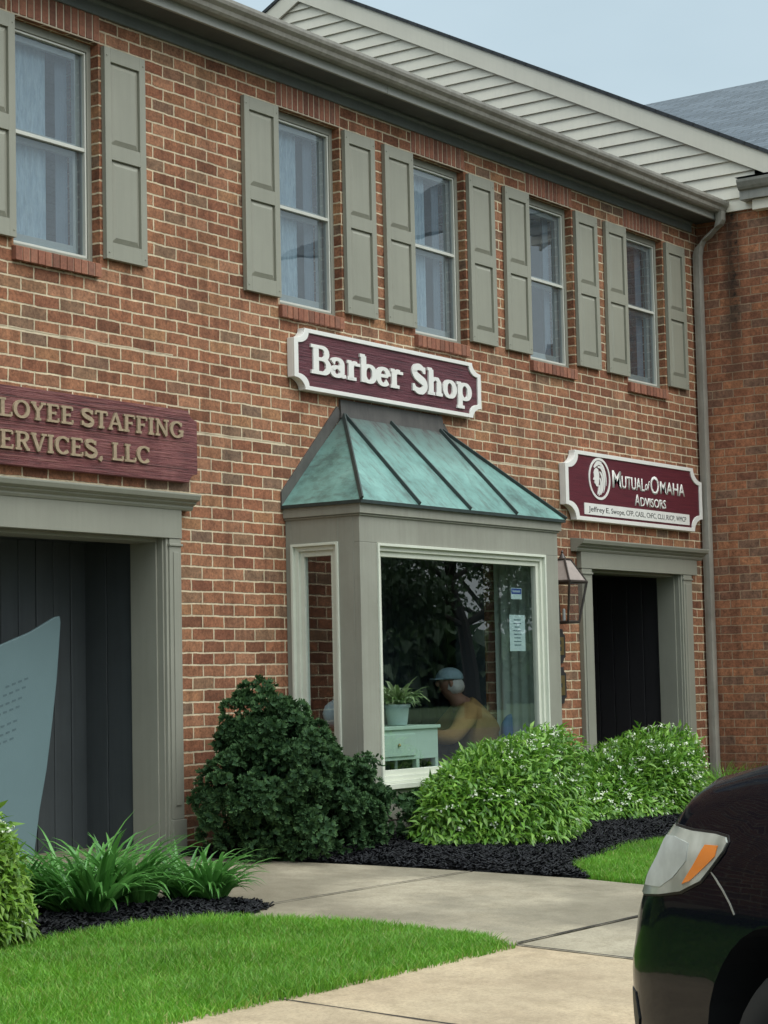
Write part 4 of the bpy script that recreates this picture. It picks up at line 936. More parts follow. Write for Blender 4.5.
# ------------------------------------------------------------------ notices inside the bay glass
yg = -.543
T = empty('paper_notice', (12.335, yg, .184), 'pale blue printed sheet taped inside the bay window glass', 'notice')
q = MB(); q.box(12.232, 12.440, yg, yg + .001, .184, .440); q.build('sheet', 'paper', T)
q = MB(); zz = .408
for k, wd in enumerate((.09, .10, .07, .11, .10, .09, .10, .09)):
    q.box(12.336 - wd / 2, 12.336 + wd / 2, yg - .0012, yg - .0004, zz - .006, zz); zz -= .0255
q.build('printed_lines', 'ink', T)
T = empty('window_sticker', (12.335, yg, .55), 'small blue and white sticker inside the bay window above the notice', 'sticker')
q = MB(); q.box(12.262, 12.406, yg, yg + .001, .551, .631); q.build('sheet', 'paper', T)
q = MB(); q.box(12.268, 12.400, yg - .001, yg - .0003, .588, .627); q.build('blue_band', 'sticker_blue', T)
q = MB()
for k in range(7): q.box(12.283 + k * .015, 12.292 + k * .015, yg - .0016, yg - .0012, .600, .614 + .004 * (k == 0))
q.build('printed_lines', 'paper', T)

# ------------------------------------------------------------------ things inside the barber shop
T = empty('cabinet', (11.2, -.35, -.95), 'small pale green cabinet on legs inside the bay window, under the plant', 'cabinet')
cx0, cx1, cy0, cy1, ct, cb = 10.72, 11.40, -.47, -.10, -.305, -.99
q = MB(); q.box(cx0 - .015, cx1 + .015, cy0 - .015, cy1 + .015, ct - .022, ct); q.build('top', 'cabinet_mint', T, bev=.003)
q = MB(); q.box(cx0, cx1, cy0, cy1, ct - .22, ct - .0225); q.build('case', 'cabinet_mint', T, bev=.003)
q = MB(); q.box(cx0 + .03, cx0 + .40, cy0 - .012, cy0 - .001, ct - .195, ct - .05); q.build('drawer', 'cabinet_mint', T, bev=.004)
q = MB(); q.lathe([(.008, 0), (.012, .006), (.004, .02)], (cx0 + .2, cy0 - .02, ct - .13), 8); q.build('knob', 'brass', T)
for x in (cx0, cx0 + .42, cx1 - .035):
    for y in (cy0, cy1 - .035):
        q = MB(); q.box(x, x + .035, y, y + .035, -.99, ct - .2205); q.build('leg', 'cabinet_mint', T, bev=.002)
T = empty('potted_plant', (11.13, -.33, -.305), 'variegated bushy plant in a pale blue pot on the cabinet in the bay window', 'plant')
q = MB(); q.lathe([(.055, 0), (.065, .004), (.080, .115), (.090, .120), (.090, .140), (.078, .140), (.074, .110), (.0, .108)], (11.13, -.33, -.303), 20); q.build('pot', 'pot_white', T, smooth=True)
def strap_leaves(name, c, n, ln, wd, spread, droop, mat, parent, tipw=.15, segs=6, up0=.9, base=.03, label=None):
    V = []; F = []
    for k in range(n):
        az = rs.rand() * 2 * pi; l = ln * (.55 + .5 * rs.rand()); sp = spread * (.35 + .75 * rs.rand()); w = wd * (.75 + .5 * rs.rand()); dr = droop * (.5 + rs.rand())
        b = np.array(c) + np.array([cos(az + 1) * base * rs.rand(), sin(az + 1) * base * rs.rand(), 0]); d = np.array([cos(az), sin(az), 0]); s = np.array([-sin(az), cos(az), 0]); tw = (rs.rand() - .5) * 1.2
        s = s * cos(tw) + d * sin(tw) * .5; o = len(V)
        p = b.copy(); el = R(88) - sp
        for i in range(segs + 1):
            t = i / segs; ww = w * (sin(pi * min(1, .18 + .82 * t)) ** .6 * (1 - tipw * t) if i < segs else .02)
            V += [p - s * ww / 2 + np.array([0, 0, ww * .18]), p - np.array([0, 0, ww * .1]), p + s * ww / 2 + np.array([0, 0, ww * .18])]
            e = el - dr * t * t * 2.2; p = p + (d * cos(e) + np.array([0, 0, sin(e)])) * l / segs
        for i in range(segs):
            a = o + 3 * i; F += [(a, a + 1, a + 4, a + 3), (a + 1, a + 2, a + 5, a + 4)]
    return np_mesh(name, V, F, mat, parent, smooth=True)
strap_leaves('foliage', (11.13, -.33, -.19), 130, .26, .032, .95, .75, 'house_plant_leaf', T, segs=5)
T = empty('teapot', (10.55, -.26, -.30), 'pale blue rounded teapot lid showing low in the side pane of the bay window', 'teapot')
q = MB(); q.lathe([(.045, 0), (.075, .03), (.088, .09), (.072, .14), (.045, .165), (.028, .172), (.016, .185), (.020, .20), (.004, .21)], (10.545, -.26, -.30), 20); q.build('body', 'teapot_blue', T, smooth=True)
q = MB(); q.tube([(10.62, -.26, -.23), (10.66, -.26, -.17), (10.69, -.26, -.13)], [.022, .015, .011], 8); q.build('spout', 'teapot_blue', T, smooth=True)
q = MB(); q.box(10.45, 10.71, -.42, -.06, -.325, -.302); q.box(10.46, 10.49, -.41, -.38, -.99, -.326); q.box(10.66, 10.69, -.41, -.38, -.99, -.326); q.box(10.46, 10.49, -.1, -.07, -.99, -.326); q.box(10.66, 10.69, -.1, -.07, -.99, -.326)
tag(q.build('side_table', 'lantern_brown', None, bev=.003), 'little dark table under the teapot at the left end of the bay', 'table')

# seated barber customer, on a blue chair
def skin_mesh(name, joints, edges, mat, parent, root=0, sub=2, extra=None):
    me = bpy.data.meshes.new(name); me.from_pydata([j[0] for j in joints], edges, []); me.update(); o = bpy.data.objects.new(name, me); COL.objects.link(o)
    sk = o.modifiers.new('skin', 'SKIN'); sk.use_smooth_shade = True
    if not me.skin_vertices: me.attributes
    lay = me.skin_vertices[0] if me.skin_vertices else None
    if lay is None:
        bm = bmesh.new(); bm.from_mesh(me); bm.verts.layers.skin.verify(); bm.to_mesh(me); bm.free(); lay = me.skin_vertices[0]
    for i, j in enumerate(joints):
        r_ = j[1]; lay.data[i].radius = (r_, r_) if not isinstance(r_, tuple) else r_; lay.data[i].use_root = (i == root)
    ss = o.modifiers.new('sub', 'SUBSURF'); ss.levels = sub; ss.render_levels = sub
    dg = bpy.context.evaluated_depsgraph_get(); m2 = bpy.data.meshes.new_from_object(o.evaluated_get(dg)); bpy.data.objects.remove(o)
    if extra: 
        bm = bmesh.new(); bm.from_mesh(m2); extra(bm); bm.to_mesh(m2); bm.free()
    m2.materials.clear(); return finish(name, m2, mat, parent, smooth=True)
PX_, PY_, FZ = 12.84, .02, -1.10
T = empty('person', (PX_, PY_, FZ), 'seated person with pale blue cap and mustard jacket, leaning forward in the bay window', 'person')
ang = R(138)     # facing direction in plan
fx, fy = cos(ang), sin(ang)
def H(f_, s_, z):
    f_, s_, z = f_ * .92, s_ * .92, z * .92
    return (PX_ + fx * f_ - fy * s_, PY_ + fy * f_ + fx * s_, FZ + z)
def person():
    J = []; E_ = []
    def j(p, r, par=None):
        J.append((H(*p), r)); i = len(J) - 1
        if par is not None: E_.append((par, i))
        return i
    pel = j((0, 0, .52), .145); bel = j((.05, 0, .68), .145, pel); ch = j((.16, 0, .86), (.135, .150), bel); nb = j((.25, 0, .99), .085, ch); nk = j((.29, 0, 1.04), .055, nb)
    h0 = j((.33, 0, 1.10), (.075, .080), nk); h1 = j((.345, 0, 1.17), (.082, .092), h0); h2 = j((.345, 0, 1.225), (.060, .070), h1)
    for s in (-1, 1):
        sh_ = j((.22, s * .17, .93), .068, ch); el = j((.40, s * .27, .72), .048, sh_); wr = j((.62, s * .14, .76), .030, el); pm = j((.69, s * .11, .775), (.020, .036), wr)
        for k, (a, b) in enumerate(((.030, .085), (.012, .095), (-.006, .090), (-.024, .075))):
            f1 = j((.74, s * (.11 + a), .780), .0095, pm); j((.69 + b, s * (.11 + a * 1.1), .755), .0085, f1)
        t1 = j((.70, s * (.11 - .045), .79), .0105, pm); j((.735, s * (.11 - .055), .785), .0095, t1)
        hp = j((.03, s * .10, .50), .095, pel); kn = j((.46, s * .13, .50), .065, hp); an = j((.44, s * .13, .10), .042, kn); j((.56, s * .13, .045), .034, an)
    return J, E_
Jp, Ep = person()
def facebits(bm):
    def ball(c, r, sc=(1, 1, 1)):
        bmesh.ops.create_uvsphere(bm, u_segments=10, v_segments=6, radius=r, matrix=Matrix.Translation(c) @ Matrix.Rotation(ang, 4, 'Z') @ Matrix.Diagonal((*sc, 1)))
    ball(H(.432, 0, 1.155), .016, (1.3, .8, 1.4)); ball(H(.345, .088, 1.155), .020, (.8, .4, 1.3)); ball(H(.345, -.088, 1.155), .020, (.8, .4, 1.3)); ball(H(.412, .03, 1.175), .010); ball(H(.412, -.03, 1.175), .010); ball(H(.415, 0, 1.108), .014, (.7, 1.6, .5))
skin_mesh('body', Jp, Ep, 'skin', T, 0, 2, facebits)
J = [(H(.01, 0, .50), .165), (H(.05, 0, .68), (.17, .19)), (H(.15, 0, .86), (.17, .205)), (H(.245, 0, .975), (.10, .12))]; E_ = [(0, 1), (1, 2), (2, 3)]
for s in (-1, 1):
    b = len(J); J += [(H(.21, s * .18, .93), .088), (H(.40, s * .28, .72), .066), (H(.585, s * .165, .755), .046)]; E_ += [(2, b), (b, b + 1), (b + 1, b + 2)]
skin_mesh('jacket', J, E_, 'jacket', T, 0, 2)
J = [(H(-.02, 0, .50), .160), (H(.0, 0, .56), .165)]; E_ = [(0, 1)]
for s in (-1, 1):
    b = len(J); J += [(H(.08, s * .10, .50), .108), (H(.47, s * .13, .50), .080), (H(.44, s * .13, .14), .062)]; E_ += [(0, b), (b, b + 1), (b + 1, b + 2)]
skin_mesh('trousers', J, E_, 'trousers', T, 0, 2)
for s in (-1, 1):
    skin_mesh('shoe', [(H(.42, s * .13, .05), .045), (H(.52, s * .13, .045), .042), (H(.60, s * .13, .035), .032)], [(0, 1), (1, 2)], 'shoe', T, 0, 2)
bm = bmesh.new(); bmesh.ops.create_uvsphere(bm, u_segments=20, v_segments=12, radius=.097, matrix=Matrix.Translation(H(.335, 0, 1.20)) @ Matrix.Rotation(ang, 4, 'Z') @ Matrix.Diagonal((1.08, .93, .82, 1)))
for v in list(bm.verts):
    if v.co.z < FZ + 1.100: v.co.z = FZ + 1.100 - (v.co.z < FZ + 1.086) * .006
me = bpy.data.meshes.new('cap'); bm.to_mesh(me); bm.free(); finish('cap', me, 'cap_blue', T, smooth=True)
q = MB(); q.prism([(.41, -.075), (.47, -.055), (.50, 0), (.47, .055), (.41, .075), (.38, .0)], lambda u, v, w: H(u, v, w), 1.188, 1.198); q.build('cap_brim', 'cap_blue', T, bev=.003)
bm = bmesh.new(); bmesh.ops.create_uvsphere(bm, u_segments=18, v_segments=12, radius=.086, matrix=Matrix.Translation(H(.305, 0, 1.135)) @ Matrix.Rotation(ang, 4, 'Z') @ Matrix.Diagonal((.98, 1.08, .84, 1)))
for v in bm.verts: v.co += Vector((rnd.uniform(-1, 1), rnd.uniform(-1, 1), rnd.uniform(-1, 1))) * .004
me = bpy.data.meshes.new('hair'); bm.to_mesh(me); bm.free(); finish('hair', me, 'hair_white', T, smooth=True)
T = empty('chair', (PX_, PY_, FZ), 'blue upholstered chair the seated person sits on', 'chair')
q = MB(); n = 20; sec = [(0, .54), (.012, .52), (.045, .52), (.062, .54), (.066, .72), (.056, .87), (.042, .90), (.016, .90), (.002, .87), (-.004, .72)]; vs = []
for i in range(n + 1):      # curved padded back, rounded all round
    u_ = i / n; a = R(-80 + 160 * u_); k_ = min(1, min(u_, 1 - u_) * 7) ** .5
    for d_, z in sec: r_ = .25 + d_; zz = .74 + (z - .72) * (.55 + .45 * k_); vs.append(H(.03 - r_ * cos(a) * 1.05, r_ * sin(a), zz))
m_ = len(sec); q.add(vs, [(i * m_ + k, i * m_ + (k + 1) % m_, (i + 1) * m_ + (k + 1) % m_, (i + 1) * m_ + k) for i in range(n) for k in range(m_)] + [tuple(range(m_))[::-1], tuple(range(n * m_, (n + 1) * m_))])
q.build('backrest', 'chair_blue', T, smooth=True)
q = MB(); q.prism([(.28, -.25), (.28, .25), (-.2, .25), (-.26, .1), (-.26, -.1), (-.2, -.25)], lambda u, v, w: H(u, v, w), .33, .40); q.build('seat', 'chair_blue', T, bev=.02)
for a, b in ((.22, -.2), (.22, .2), (-.18, .2), (-.18, -.2)):
    q = MB(); q.tube([H(a, b, .33), H(a * 1.15, b * 1.15, 0)], [.018, .013], 8); q.build('leg', 'lantern_brown', T)
# reflection on glass, built as an added pale sheet in the left entry
T = empty('reflection_panel', (8.1, .4, -.98), 'pale blue panel added in the left entry, standing for a lettered reflection on glass', 'panel')
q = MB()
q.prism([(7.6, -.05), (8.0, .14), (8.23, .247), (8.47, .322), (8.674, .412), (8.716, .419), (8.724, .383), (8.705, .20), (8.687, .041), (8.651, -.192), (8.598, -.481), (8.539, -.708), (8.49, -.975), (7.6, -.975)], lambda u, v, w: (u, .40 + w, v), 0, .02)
q.build('reflection_sheet', 'reflection_teal', T, bev=.006)
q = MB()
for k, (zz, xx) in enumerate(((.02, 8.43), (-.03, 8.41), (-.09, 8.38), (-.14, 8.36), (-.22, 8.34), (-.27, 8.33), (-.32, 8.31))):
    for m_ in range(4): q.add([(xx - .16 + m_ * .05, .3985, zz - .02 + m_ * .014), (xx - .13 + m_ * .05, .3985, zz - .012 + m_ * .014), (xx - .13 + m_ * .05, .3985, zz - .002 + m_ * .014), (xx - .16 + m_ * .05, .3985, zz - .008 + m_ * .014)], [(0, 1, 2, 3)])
q.build('reflected_lettering', 'reflected_ink', T)

# ------------------------------------------------------------------ plants
def leaves(P, D, U, ln, wd, fold=.25):
    """folded diamond leaves; P base points, D directions, U face normals -> V, F"""
    n = len(P); D = D / np.linalg.norm(D, axis=1)[:, None]; S = np.cross(D, U); S /= (np.linalg.norm(S, axis=1)[:, None] + 1e-9); U = np.cross(S, D)
    ln = ln[:, None]; wd = wd[:, None]
    b = P; m = P + D * ln * .45 + U * ln * .05; t = P + D * ln - U * ln * .14
    l = m - S * wd * .5 + U * wd * fold; r = m + S * wd * .5 + U * wd * fold; m2 = m - U * wd * .05
    V = np.stack([b, l, m2, r, t], 1).reshape(-1, 3); o = np.arange(n)[:, None] * 5
    F = np.concatenate([o + [0, 1, 2], o + [0, 2, 3], o + [1, 4, 2], o + [2, 4, 3]], 0)
    return V, F
def sph(n):
    v = rs.randn(n, 3); return v / np.linalg.norm(v, axis=1)[:, None]
def lump(d, k, seed):
    """smooth bumpy radius factor over directions"""
    r_ = np.random.RandomState(seed); f = np.ones(len(d))
    for i in range(k):
        c = r_.randn(3); c /= np.linalg.norm(c); f += (.10 + .10 * r_.rand()) * np.exp(-((1 - d @ c) / (.04 + .08 * r_.rand()))) 
    return f - f.mean() + 1
def flowering_hedge(loc, half, h, seed, label, mat='spirea_leaf', n=15000, flowers=260, ln=.073, dirflower=None, group='flowering hedges in the mulch bed'):
    T = empty('flowering_shrub', loc, label, 'shrub', group); c = np.array(loc)
    st = MB(); r_ = random.Random(seed)
    for k in range(46):
        a = r_.random() * 2 * pi; e = R(r_.uniform(25, 85)); q = .72
        p1 = (loc[0] + half[0] * q * cos(a) * cos(e), loc[1] + half[1] * q * sin(a) * cos(e), loc[2] + h * .8 * sin(e))
        pm = (loc[0] + (p1[0] - loc[0]) * .4, loc[1] + (p1[1] - loc[1]) * .4, loc[2] + (p1[2] - loc[2]) * .6)
        st.tube([(loc[0] + .05 * cos(a), loc[1] + .05 * sin(a), loc[2] - .03), pm, p1], [.007, .005, .002], 5)
    st.build('stems', 'bark', T)
    d = sph(n); d[:, 2] = np.abs(d[:, 2]) * 1.0 - .12 * rs.rand(n); d /= np.linalg.norm(d, axis=1)[:, None]
    # superellipsoid: fuller shoulders than a ball
    q = (np.abs(d[:, 0]) ** 2.15 + np.abs(d[:, 1]) ** 2.15 + np.abs(d[:, 2]) ** 2.15) ** (-1 / 2.15)
    dep = 1 - .34 * rs.rand(n) ** 1.8; rad = q * lump(d, 42, seed) * dep * (1 + .035 * rs.randn(n))
    P = d * rad[:, None] * np.array([half[0], half[1], h]); P[:, 2] = np.maximum(P[:, 2], .03 + .05 * rs.rand(n)); P += c
    out = d * np.array([1 / half[0], 1 / half[1], 1 / h]); out /= np.linalg.norm(out, axis=1)[:, None]
    side = 1 - np.clip(out[:, 2], 0, 1)
    D = out * .60 + rs.randn(n, 3) * .48; D[:, 2] += -.60 * side + .05 * (1 - side)
    U = out + np.array([0, 0, .9]) + rs.randn(n, 3) * .35
    V, F = leaves(P, D, U, ln * (.55 + .7 * rs.rand(n)), ln * .31 * (.7 + .6 * rs.rand(n)))
    np_mesh('foliage', V, F, mat, T)
    if flowers:
        m = flowers; d = sph(m); d[:, 2] = np.abs(d[:, 2]); w = np.exp(-((d - (dirflower if dirflower is not None else np.array([.2, -.5, .8]))) ** 2).sum(1) / .9); d = d[rs.rand(m) < w]; m = len(d)
        q = (np.abs(d) ** 2.15).sum(1) ** (-1 / 2.15); P = d * (q * lump(d, 42, seed) * 1.06)[:, None] * np.array([half[0], half[1], h]) + c
        k = 9; PP = np.repeat(P, k, 0) + rs.randn(m * k, 3) * np.array([.015, .015, .006]); DD = rs.randn(m * k, 3) * .6 + np.repeat(d, k, 0) * .3; UU = np.repeat(d, k, 0) + np.array([0, 0, 1.])
        V, F = leaves(PP, DD, UU, np.full(m * k, .017) * (.6 + .7 * rs.rand(m * k)), np.full(m * k, .015)); np_mesh('blossom', V, F, 'spirea_flower', T)
    return T
flowering_hedge((11.17, -1.08, GZ(0, -1.1) + .03), (.86, .44), .60, 3, 'rounded green flowering shrub directly in front of the bay window pane', n=18000, flowers=300)
flowering_hedge((13.42, -.86, GZ(0, -.9) + .03), (1.05, .48), .415, 5, 'wide green flowering shrub below the right doorway, dotted with many white blossoms', n=19000, flowers=520, dirflower=np.array([.1, -.7, .6]))
flowering_hedge((6.12, -1.40, GZ(0, -1.4)), (.37, .34), .56, 9, 'pale green shrub cut off by the left edge, beside the strap leaved clumps', mat='bush_leaf_lime', n=9000, flowers=40, ln=.07)

def evergreen(loc, label):
    T = empty('evergreen_shrub', loc, label, 'shrub'); c = np.array(loc)
    domes = [((-.10, .05, .40), (.42, .34, .46), 115), ((-.20, .06, .74), (.24, .22, .25), 60), ((-.38, 0, .28), (.32, .28, .32), 60), ((.26, -.06, .26), (.36, .26, .28), 72), ((.62, -.20, .13), (.36, .18, .16), 36), ((.10, 0, .54), (.22, .2, .18), 26), ((.0, -.24, .18), (.46, .22, .20), 60), ((.60, -.16, .42), (.11, .08, .11), 9), ((-.16, -.1, .46), (.36, .28, .32), 50)]
    C = []; O = []
    for dc, rr, n in domes:
        d = sph(n); P = d * ((.78 + .34 * rs.rand(n)))[:, None] * np.array(rr) * .93 + np.array(dc) * np.array([1, 1, .96]); C.append(P); O.append(d)
    C = np.concatenate(C); O = np.concatenate(O); k = C[:, 2] > .0; C = C[k]; O = O[k]
    VV = []; FF = []; TT = []
    for i in range(len(C)):
        # a rosette: a knobbly tuft with cupped fans all over its outer side
        Rr = .045 + .045 * rs.rand(); nf = int(16 + 260 * Rr); lift = rs.rand() * .5
        for q in range(nf):
            o_ = O[i] + rs.randn(3) * .75; o_[2] += .30; o_ /= np.linalg.norm(o_); ctr = C[i] + o_ * Rr * (.7 + .4 * rs.rand())
            a = np.cross(o_, rs.randn(3)); a /= np.linalg.norm(a); b = np.cross(o_, a); R0 = .013 + .014 * rs.rand(); cup = .5 + .6 * rs.rand(); nl = 9; sweep = pi * (.7 + .5 * rs.rand()); tb = .25 + .6 * rs.rand()
            for j in range(nl):
                t = (j / (nl - 1) - .5) * sweep + rs.randn() * .1; d = a * cos(t) + b * sin(t); R1 = R0 * (.8 + .4 * rs.rand())
                p1 = ctr + d * R1 * .65 + o_ * R1 * .2 * cup; p2 = ctr + d * R1 * 1.05 + o_ * R1 * (1.0 * cup); s = np.cross(d, o_) * R1 * .20; n_ = len(VV)
                VV += [ctr, p1 - s, p1 + s, p2 - s * .7, p2 + s * .7]; TT += [0, .05, .05, tb, tb]; FF += [(n_, n_ + 2, n_ + 1, n_ + 1), (n_ + 1, n_ + 2, n_ + 4, n_ + 3)]
    F3 = np.array([f[:3] for f in FF if f[2] == f[3]]); F4 = np.array([f for f in FF if f[2] != f[3]]); F = np.concatenate([F3, F4[:, [0, 1, 2]], F4[:, [0, 2, 3]]])
    np_mesh('foliage', np.array(VV) + c, F, 'evergreen_leaf', T, tip=TT)
    n = 11000; d = sph(n); P = d * (rs.rand(n) ** .4)[:, None] * np.array([.38, .28, .42]) + c + np.array([-.06, .04, .42]); P2 = d[:3500] * np.array([.30, .18, .24]) + c + np.array([.32, -.06, .26]); P = np.concatenate([P, P2]); P = P[P[:, 2] > c[2] + .05]; n = len(P)
    V, F = leaves(P, rs.randn(n, 3), rs.randn(n, 3), np.full(n, .06), np.full(n, .03)); np_mesh('inner_sprays', V, F, 'evergreen_leaf', T)
    st = MB()
    for k in range(14):
        a = k * 2.4; e = R(30 + (k * 37) % 55); l = .38; st.tube([tuple(c + [0, 0, -.03]), tuple(c + np.array([cos(a) * .12, sin(a) * .12, .2])), tuple(c + np.array([cos(a) * cos(e) * l, sin(a) * cos(e) * l * .8, .15 + sin(e) * l]))], [.018, .012, .004], 6)
    st.tube([tuple(c + [0, 0, .1]), tuple(c + [.35, -.1, .25]), tuple(c + [.60, -.15, .42])], [.014, .01, .004], 6); st.tube([tuple(c + [0, 0, .06]), tuple(c + [.35, -.12, .14]), tuple(c + [.85, -.22, .14])], [.014, .01, .004], 6); st.build('branches', 'bark', T)
evergreen((9.70, -.56, GZ(0, -.62) + .02), 'dark green evergreen shrub with cupped fan shaped sprays at the left corner of the bay')

def lily(x, y, n, ln, label, seed):
    global rs
    keep = rs; rs = np.random.RandomState(seed); T = empty('daylily_clump', (x, y, GZ(x, y)), label, 'plant', 'strap leaved clumps in the left bed')
    strap_leaves('foliage', (x, y, GZ(x, y) - .01), int(n * .72), ln * .90, .036, .80, .62, 'lily_leaf', T, tipw=.55, segs=7, base=.13); rs = keep
lily(6.98, -1.42, 300, .62, 'tallest strap leaved green clump in the left mulch bed, nearest the pale shrub', 1)
lily(7.32, -1.36, 260, .56, 'middle strap leaved green clump of the left bed, in front of the door pilaster', 2)
lily(7.74, -1.48, 260, .46, 'low arching green clump at the right tip of the left mulch bed', 3)
lily(6.80, -1.12, 160, .50, 'small green clump behind the others at the left edge of the mulch bed', 4)
T = empty('grass_tuft', (15.95, -.42, -1.0), 'wispy green grass tuft growing at the foot of the downspout', 'plant')
strap_leaves('foliage', (15.95, -.42, -1.02), 260, .34, .008, .6, .6, 'grass_blade', T, segs=5, base=.28, tipw=.5)
T = empty('seedling', (9.4, -.45, -1.0), 'few thin green shoots at the dark edge of the mulch under the evergreen', 'plant')
strap_leaves('foliage', (9.46, -.5, -1.0), 14, .12, .008, 1.0, .6, 'lily_leaf', T, segs=4)

def tree(x, y, h, seed, label, n=9000, lf=.28):
    global rs
    keep = rs; rs = np.random.RandomState(seed); z0 = -1.46; T = empty('tree', (x, y, z0), label, 'tree', 'trees beyond the parking lot'); r_ = random.Random(seed)
    t = MB(); pts = [(x, y, z0)] + [(x + r_.uniform(-.2, .2) * k, y + r_.uniform(-.2, .2) * k, z0 + h * .14 * k) for k in range(1, 6)]; t.tube(pts, [h * .028 * (1 - .16 * k) for k in range(6)], 9); t.build('trunk', 'bark', T)
    l = MB(); C = []
    for k in range(22):
        a = k * 2.4; b = pts[2 + k % 4]; e = r_.uniform(.2, 1.1); q = h * r_.uniform(.2, .36); p = (b[0] + cos(a) * cos(e) * q, b[1] + sin(a) * cos(e) * q, b[2] + sin(e) * q); l.tube([b, ((b[0] + p[0]) / 2, (b[1] + p[1]) / 2, (b[2] + p[2]) / 2 + .1), p], [h * .010, h * .006, h * .002], 6); C.append(p)
    l.build('limbs', 'bark', T); C += [pts[-1]] * 2; C = np.array(C)
    i = rs.randint(0, len(C), n); d = sph(n); P = C[i] + d * (rs.rand(n) ** .5 * h * .13)[:, None] * np.array([1, 1, .75])
    V, F = leaves(P, rs.randn(n, 3), d + np.array([0, 0, 1.]) + .4 * rs.randn(n, 3), lf * (.6 + .7 * rs.rand(n)), lf * .6 * (.6 + .7 * rs.rand(n))); np_mesh('crown', V, F, 'tree_leaf', T); rs = keep
for k, (x, y, h) in enumerate([(31, -20.5, 9.5), (37.5, -27, 12), (45, -26, 10), (24, -25, 9), (54, -35, 13), (62, -33, 12), (40, -38, 14), (16, -27, 10), (78, -42, 14)]):
    tree(x, y, h, 40 + k, ['tallest', 'leaning', 'rounded', 'sparse', 'spreading', 'narrow', 'bushy', 'small', 'distant'][k] + ' green tree across the lot, mirrored in the windows only')
n = 26000; P = np.column_stack([rs.rand(n) * 210 - 40, -52 - 8 * rs.rand(n), -1.5 + (2.6 + 1.6 * np.sin(np.arange(n) * .0) ) * rs.rand(n) ** .8 * 1.35 ]); P[:, 2] += np.maximum(-.2, np.sin(P[:, 0] * .23) * 1.1 + np.sin(P[:, 0] * .71) * .5)
V, F = leaves(P, rs.randn(n, 3), rs.randn(n, 3) + np.array([0, 0, 1.]), .9 + .5 * rs.rand(n), .8 + .3 * rs.rand(n)); tag(np_mesh('woodland', V, F, 'tree_leaf'), 'band of green woodland far behind the parking lot', None, None, 'stuff')

# ------------------------------------------------------------------ the black car
from bisect import bisect
def lerp(tab, x):
    xs_ = [a for a, _ in tab]
    if x <= xs_[0]: return tab[0][1]
    if x >= xs_[-1]: return tab[-1][1]
    i = bisect(xs_, x) - 1; t = (x - xs_[i]) / (xs_[i + 1] - xs_[i]); t = t * t * (3 - 2 * t) * .5 + t * .5
    return tab[i][1] * (1 - t) + tab[i + 1][1] * t
CL = 4.75
HST = [(0, .95), (.2, 1.05), (.5, 1.125), (.9, 1.17), (1.4, 1.19), (1.8, 1.19), (3.8, 1.20), (4.5, 1.18), (4.75, 1.12)]
PT = [(.20, .93), (.30, .965), (.42, .985), (.60, 1.0), (.80, 1.0), (.92, .99), (1.02, .965), (1.10, .93), (1.2, .88)]
LT = [(.20, .08), (.34, .02), (.45, 0), (.58, .03), (.72, .11), (.84, .235), (.94, .40), (1.02, .53), (1.2, .75)]
def planB(s, h=.5):
    a = .58; e = 2.5
    f = (1 - (1 - min(s / a, 1)) ** e) ** (1 / e) if s > 0 else 0
    r_ = (1 - (1 - min((CL - s) / .45, 1)) ** 2.6) ** (1 / 2.6) if s < CL else 0
    return .94 * f * r_
def carpt(s, h, b=None):
    """local (s, b, h) of the side skin"""
    pr = lerp(PT, h); flare = .012 * math.exp(-((s - 1.27) / .42) ** 2) * (h < 1)
    bb = (planB(s) * pr + flare * (planB(s) > .5)) if b is None else b
    return (s + lerp(LT, h) * math.exp(-s / .55), bb, h)
NOSE = (6.07, -5.54); HEAD = R(35); GC = -1.40
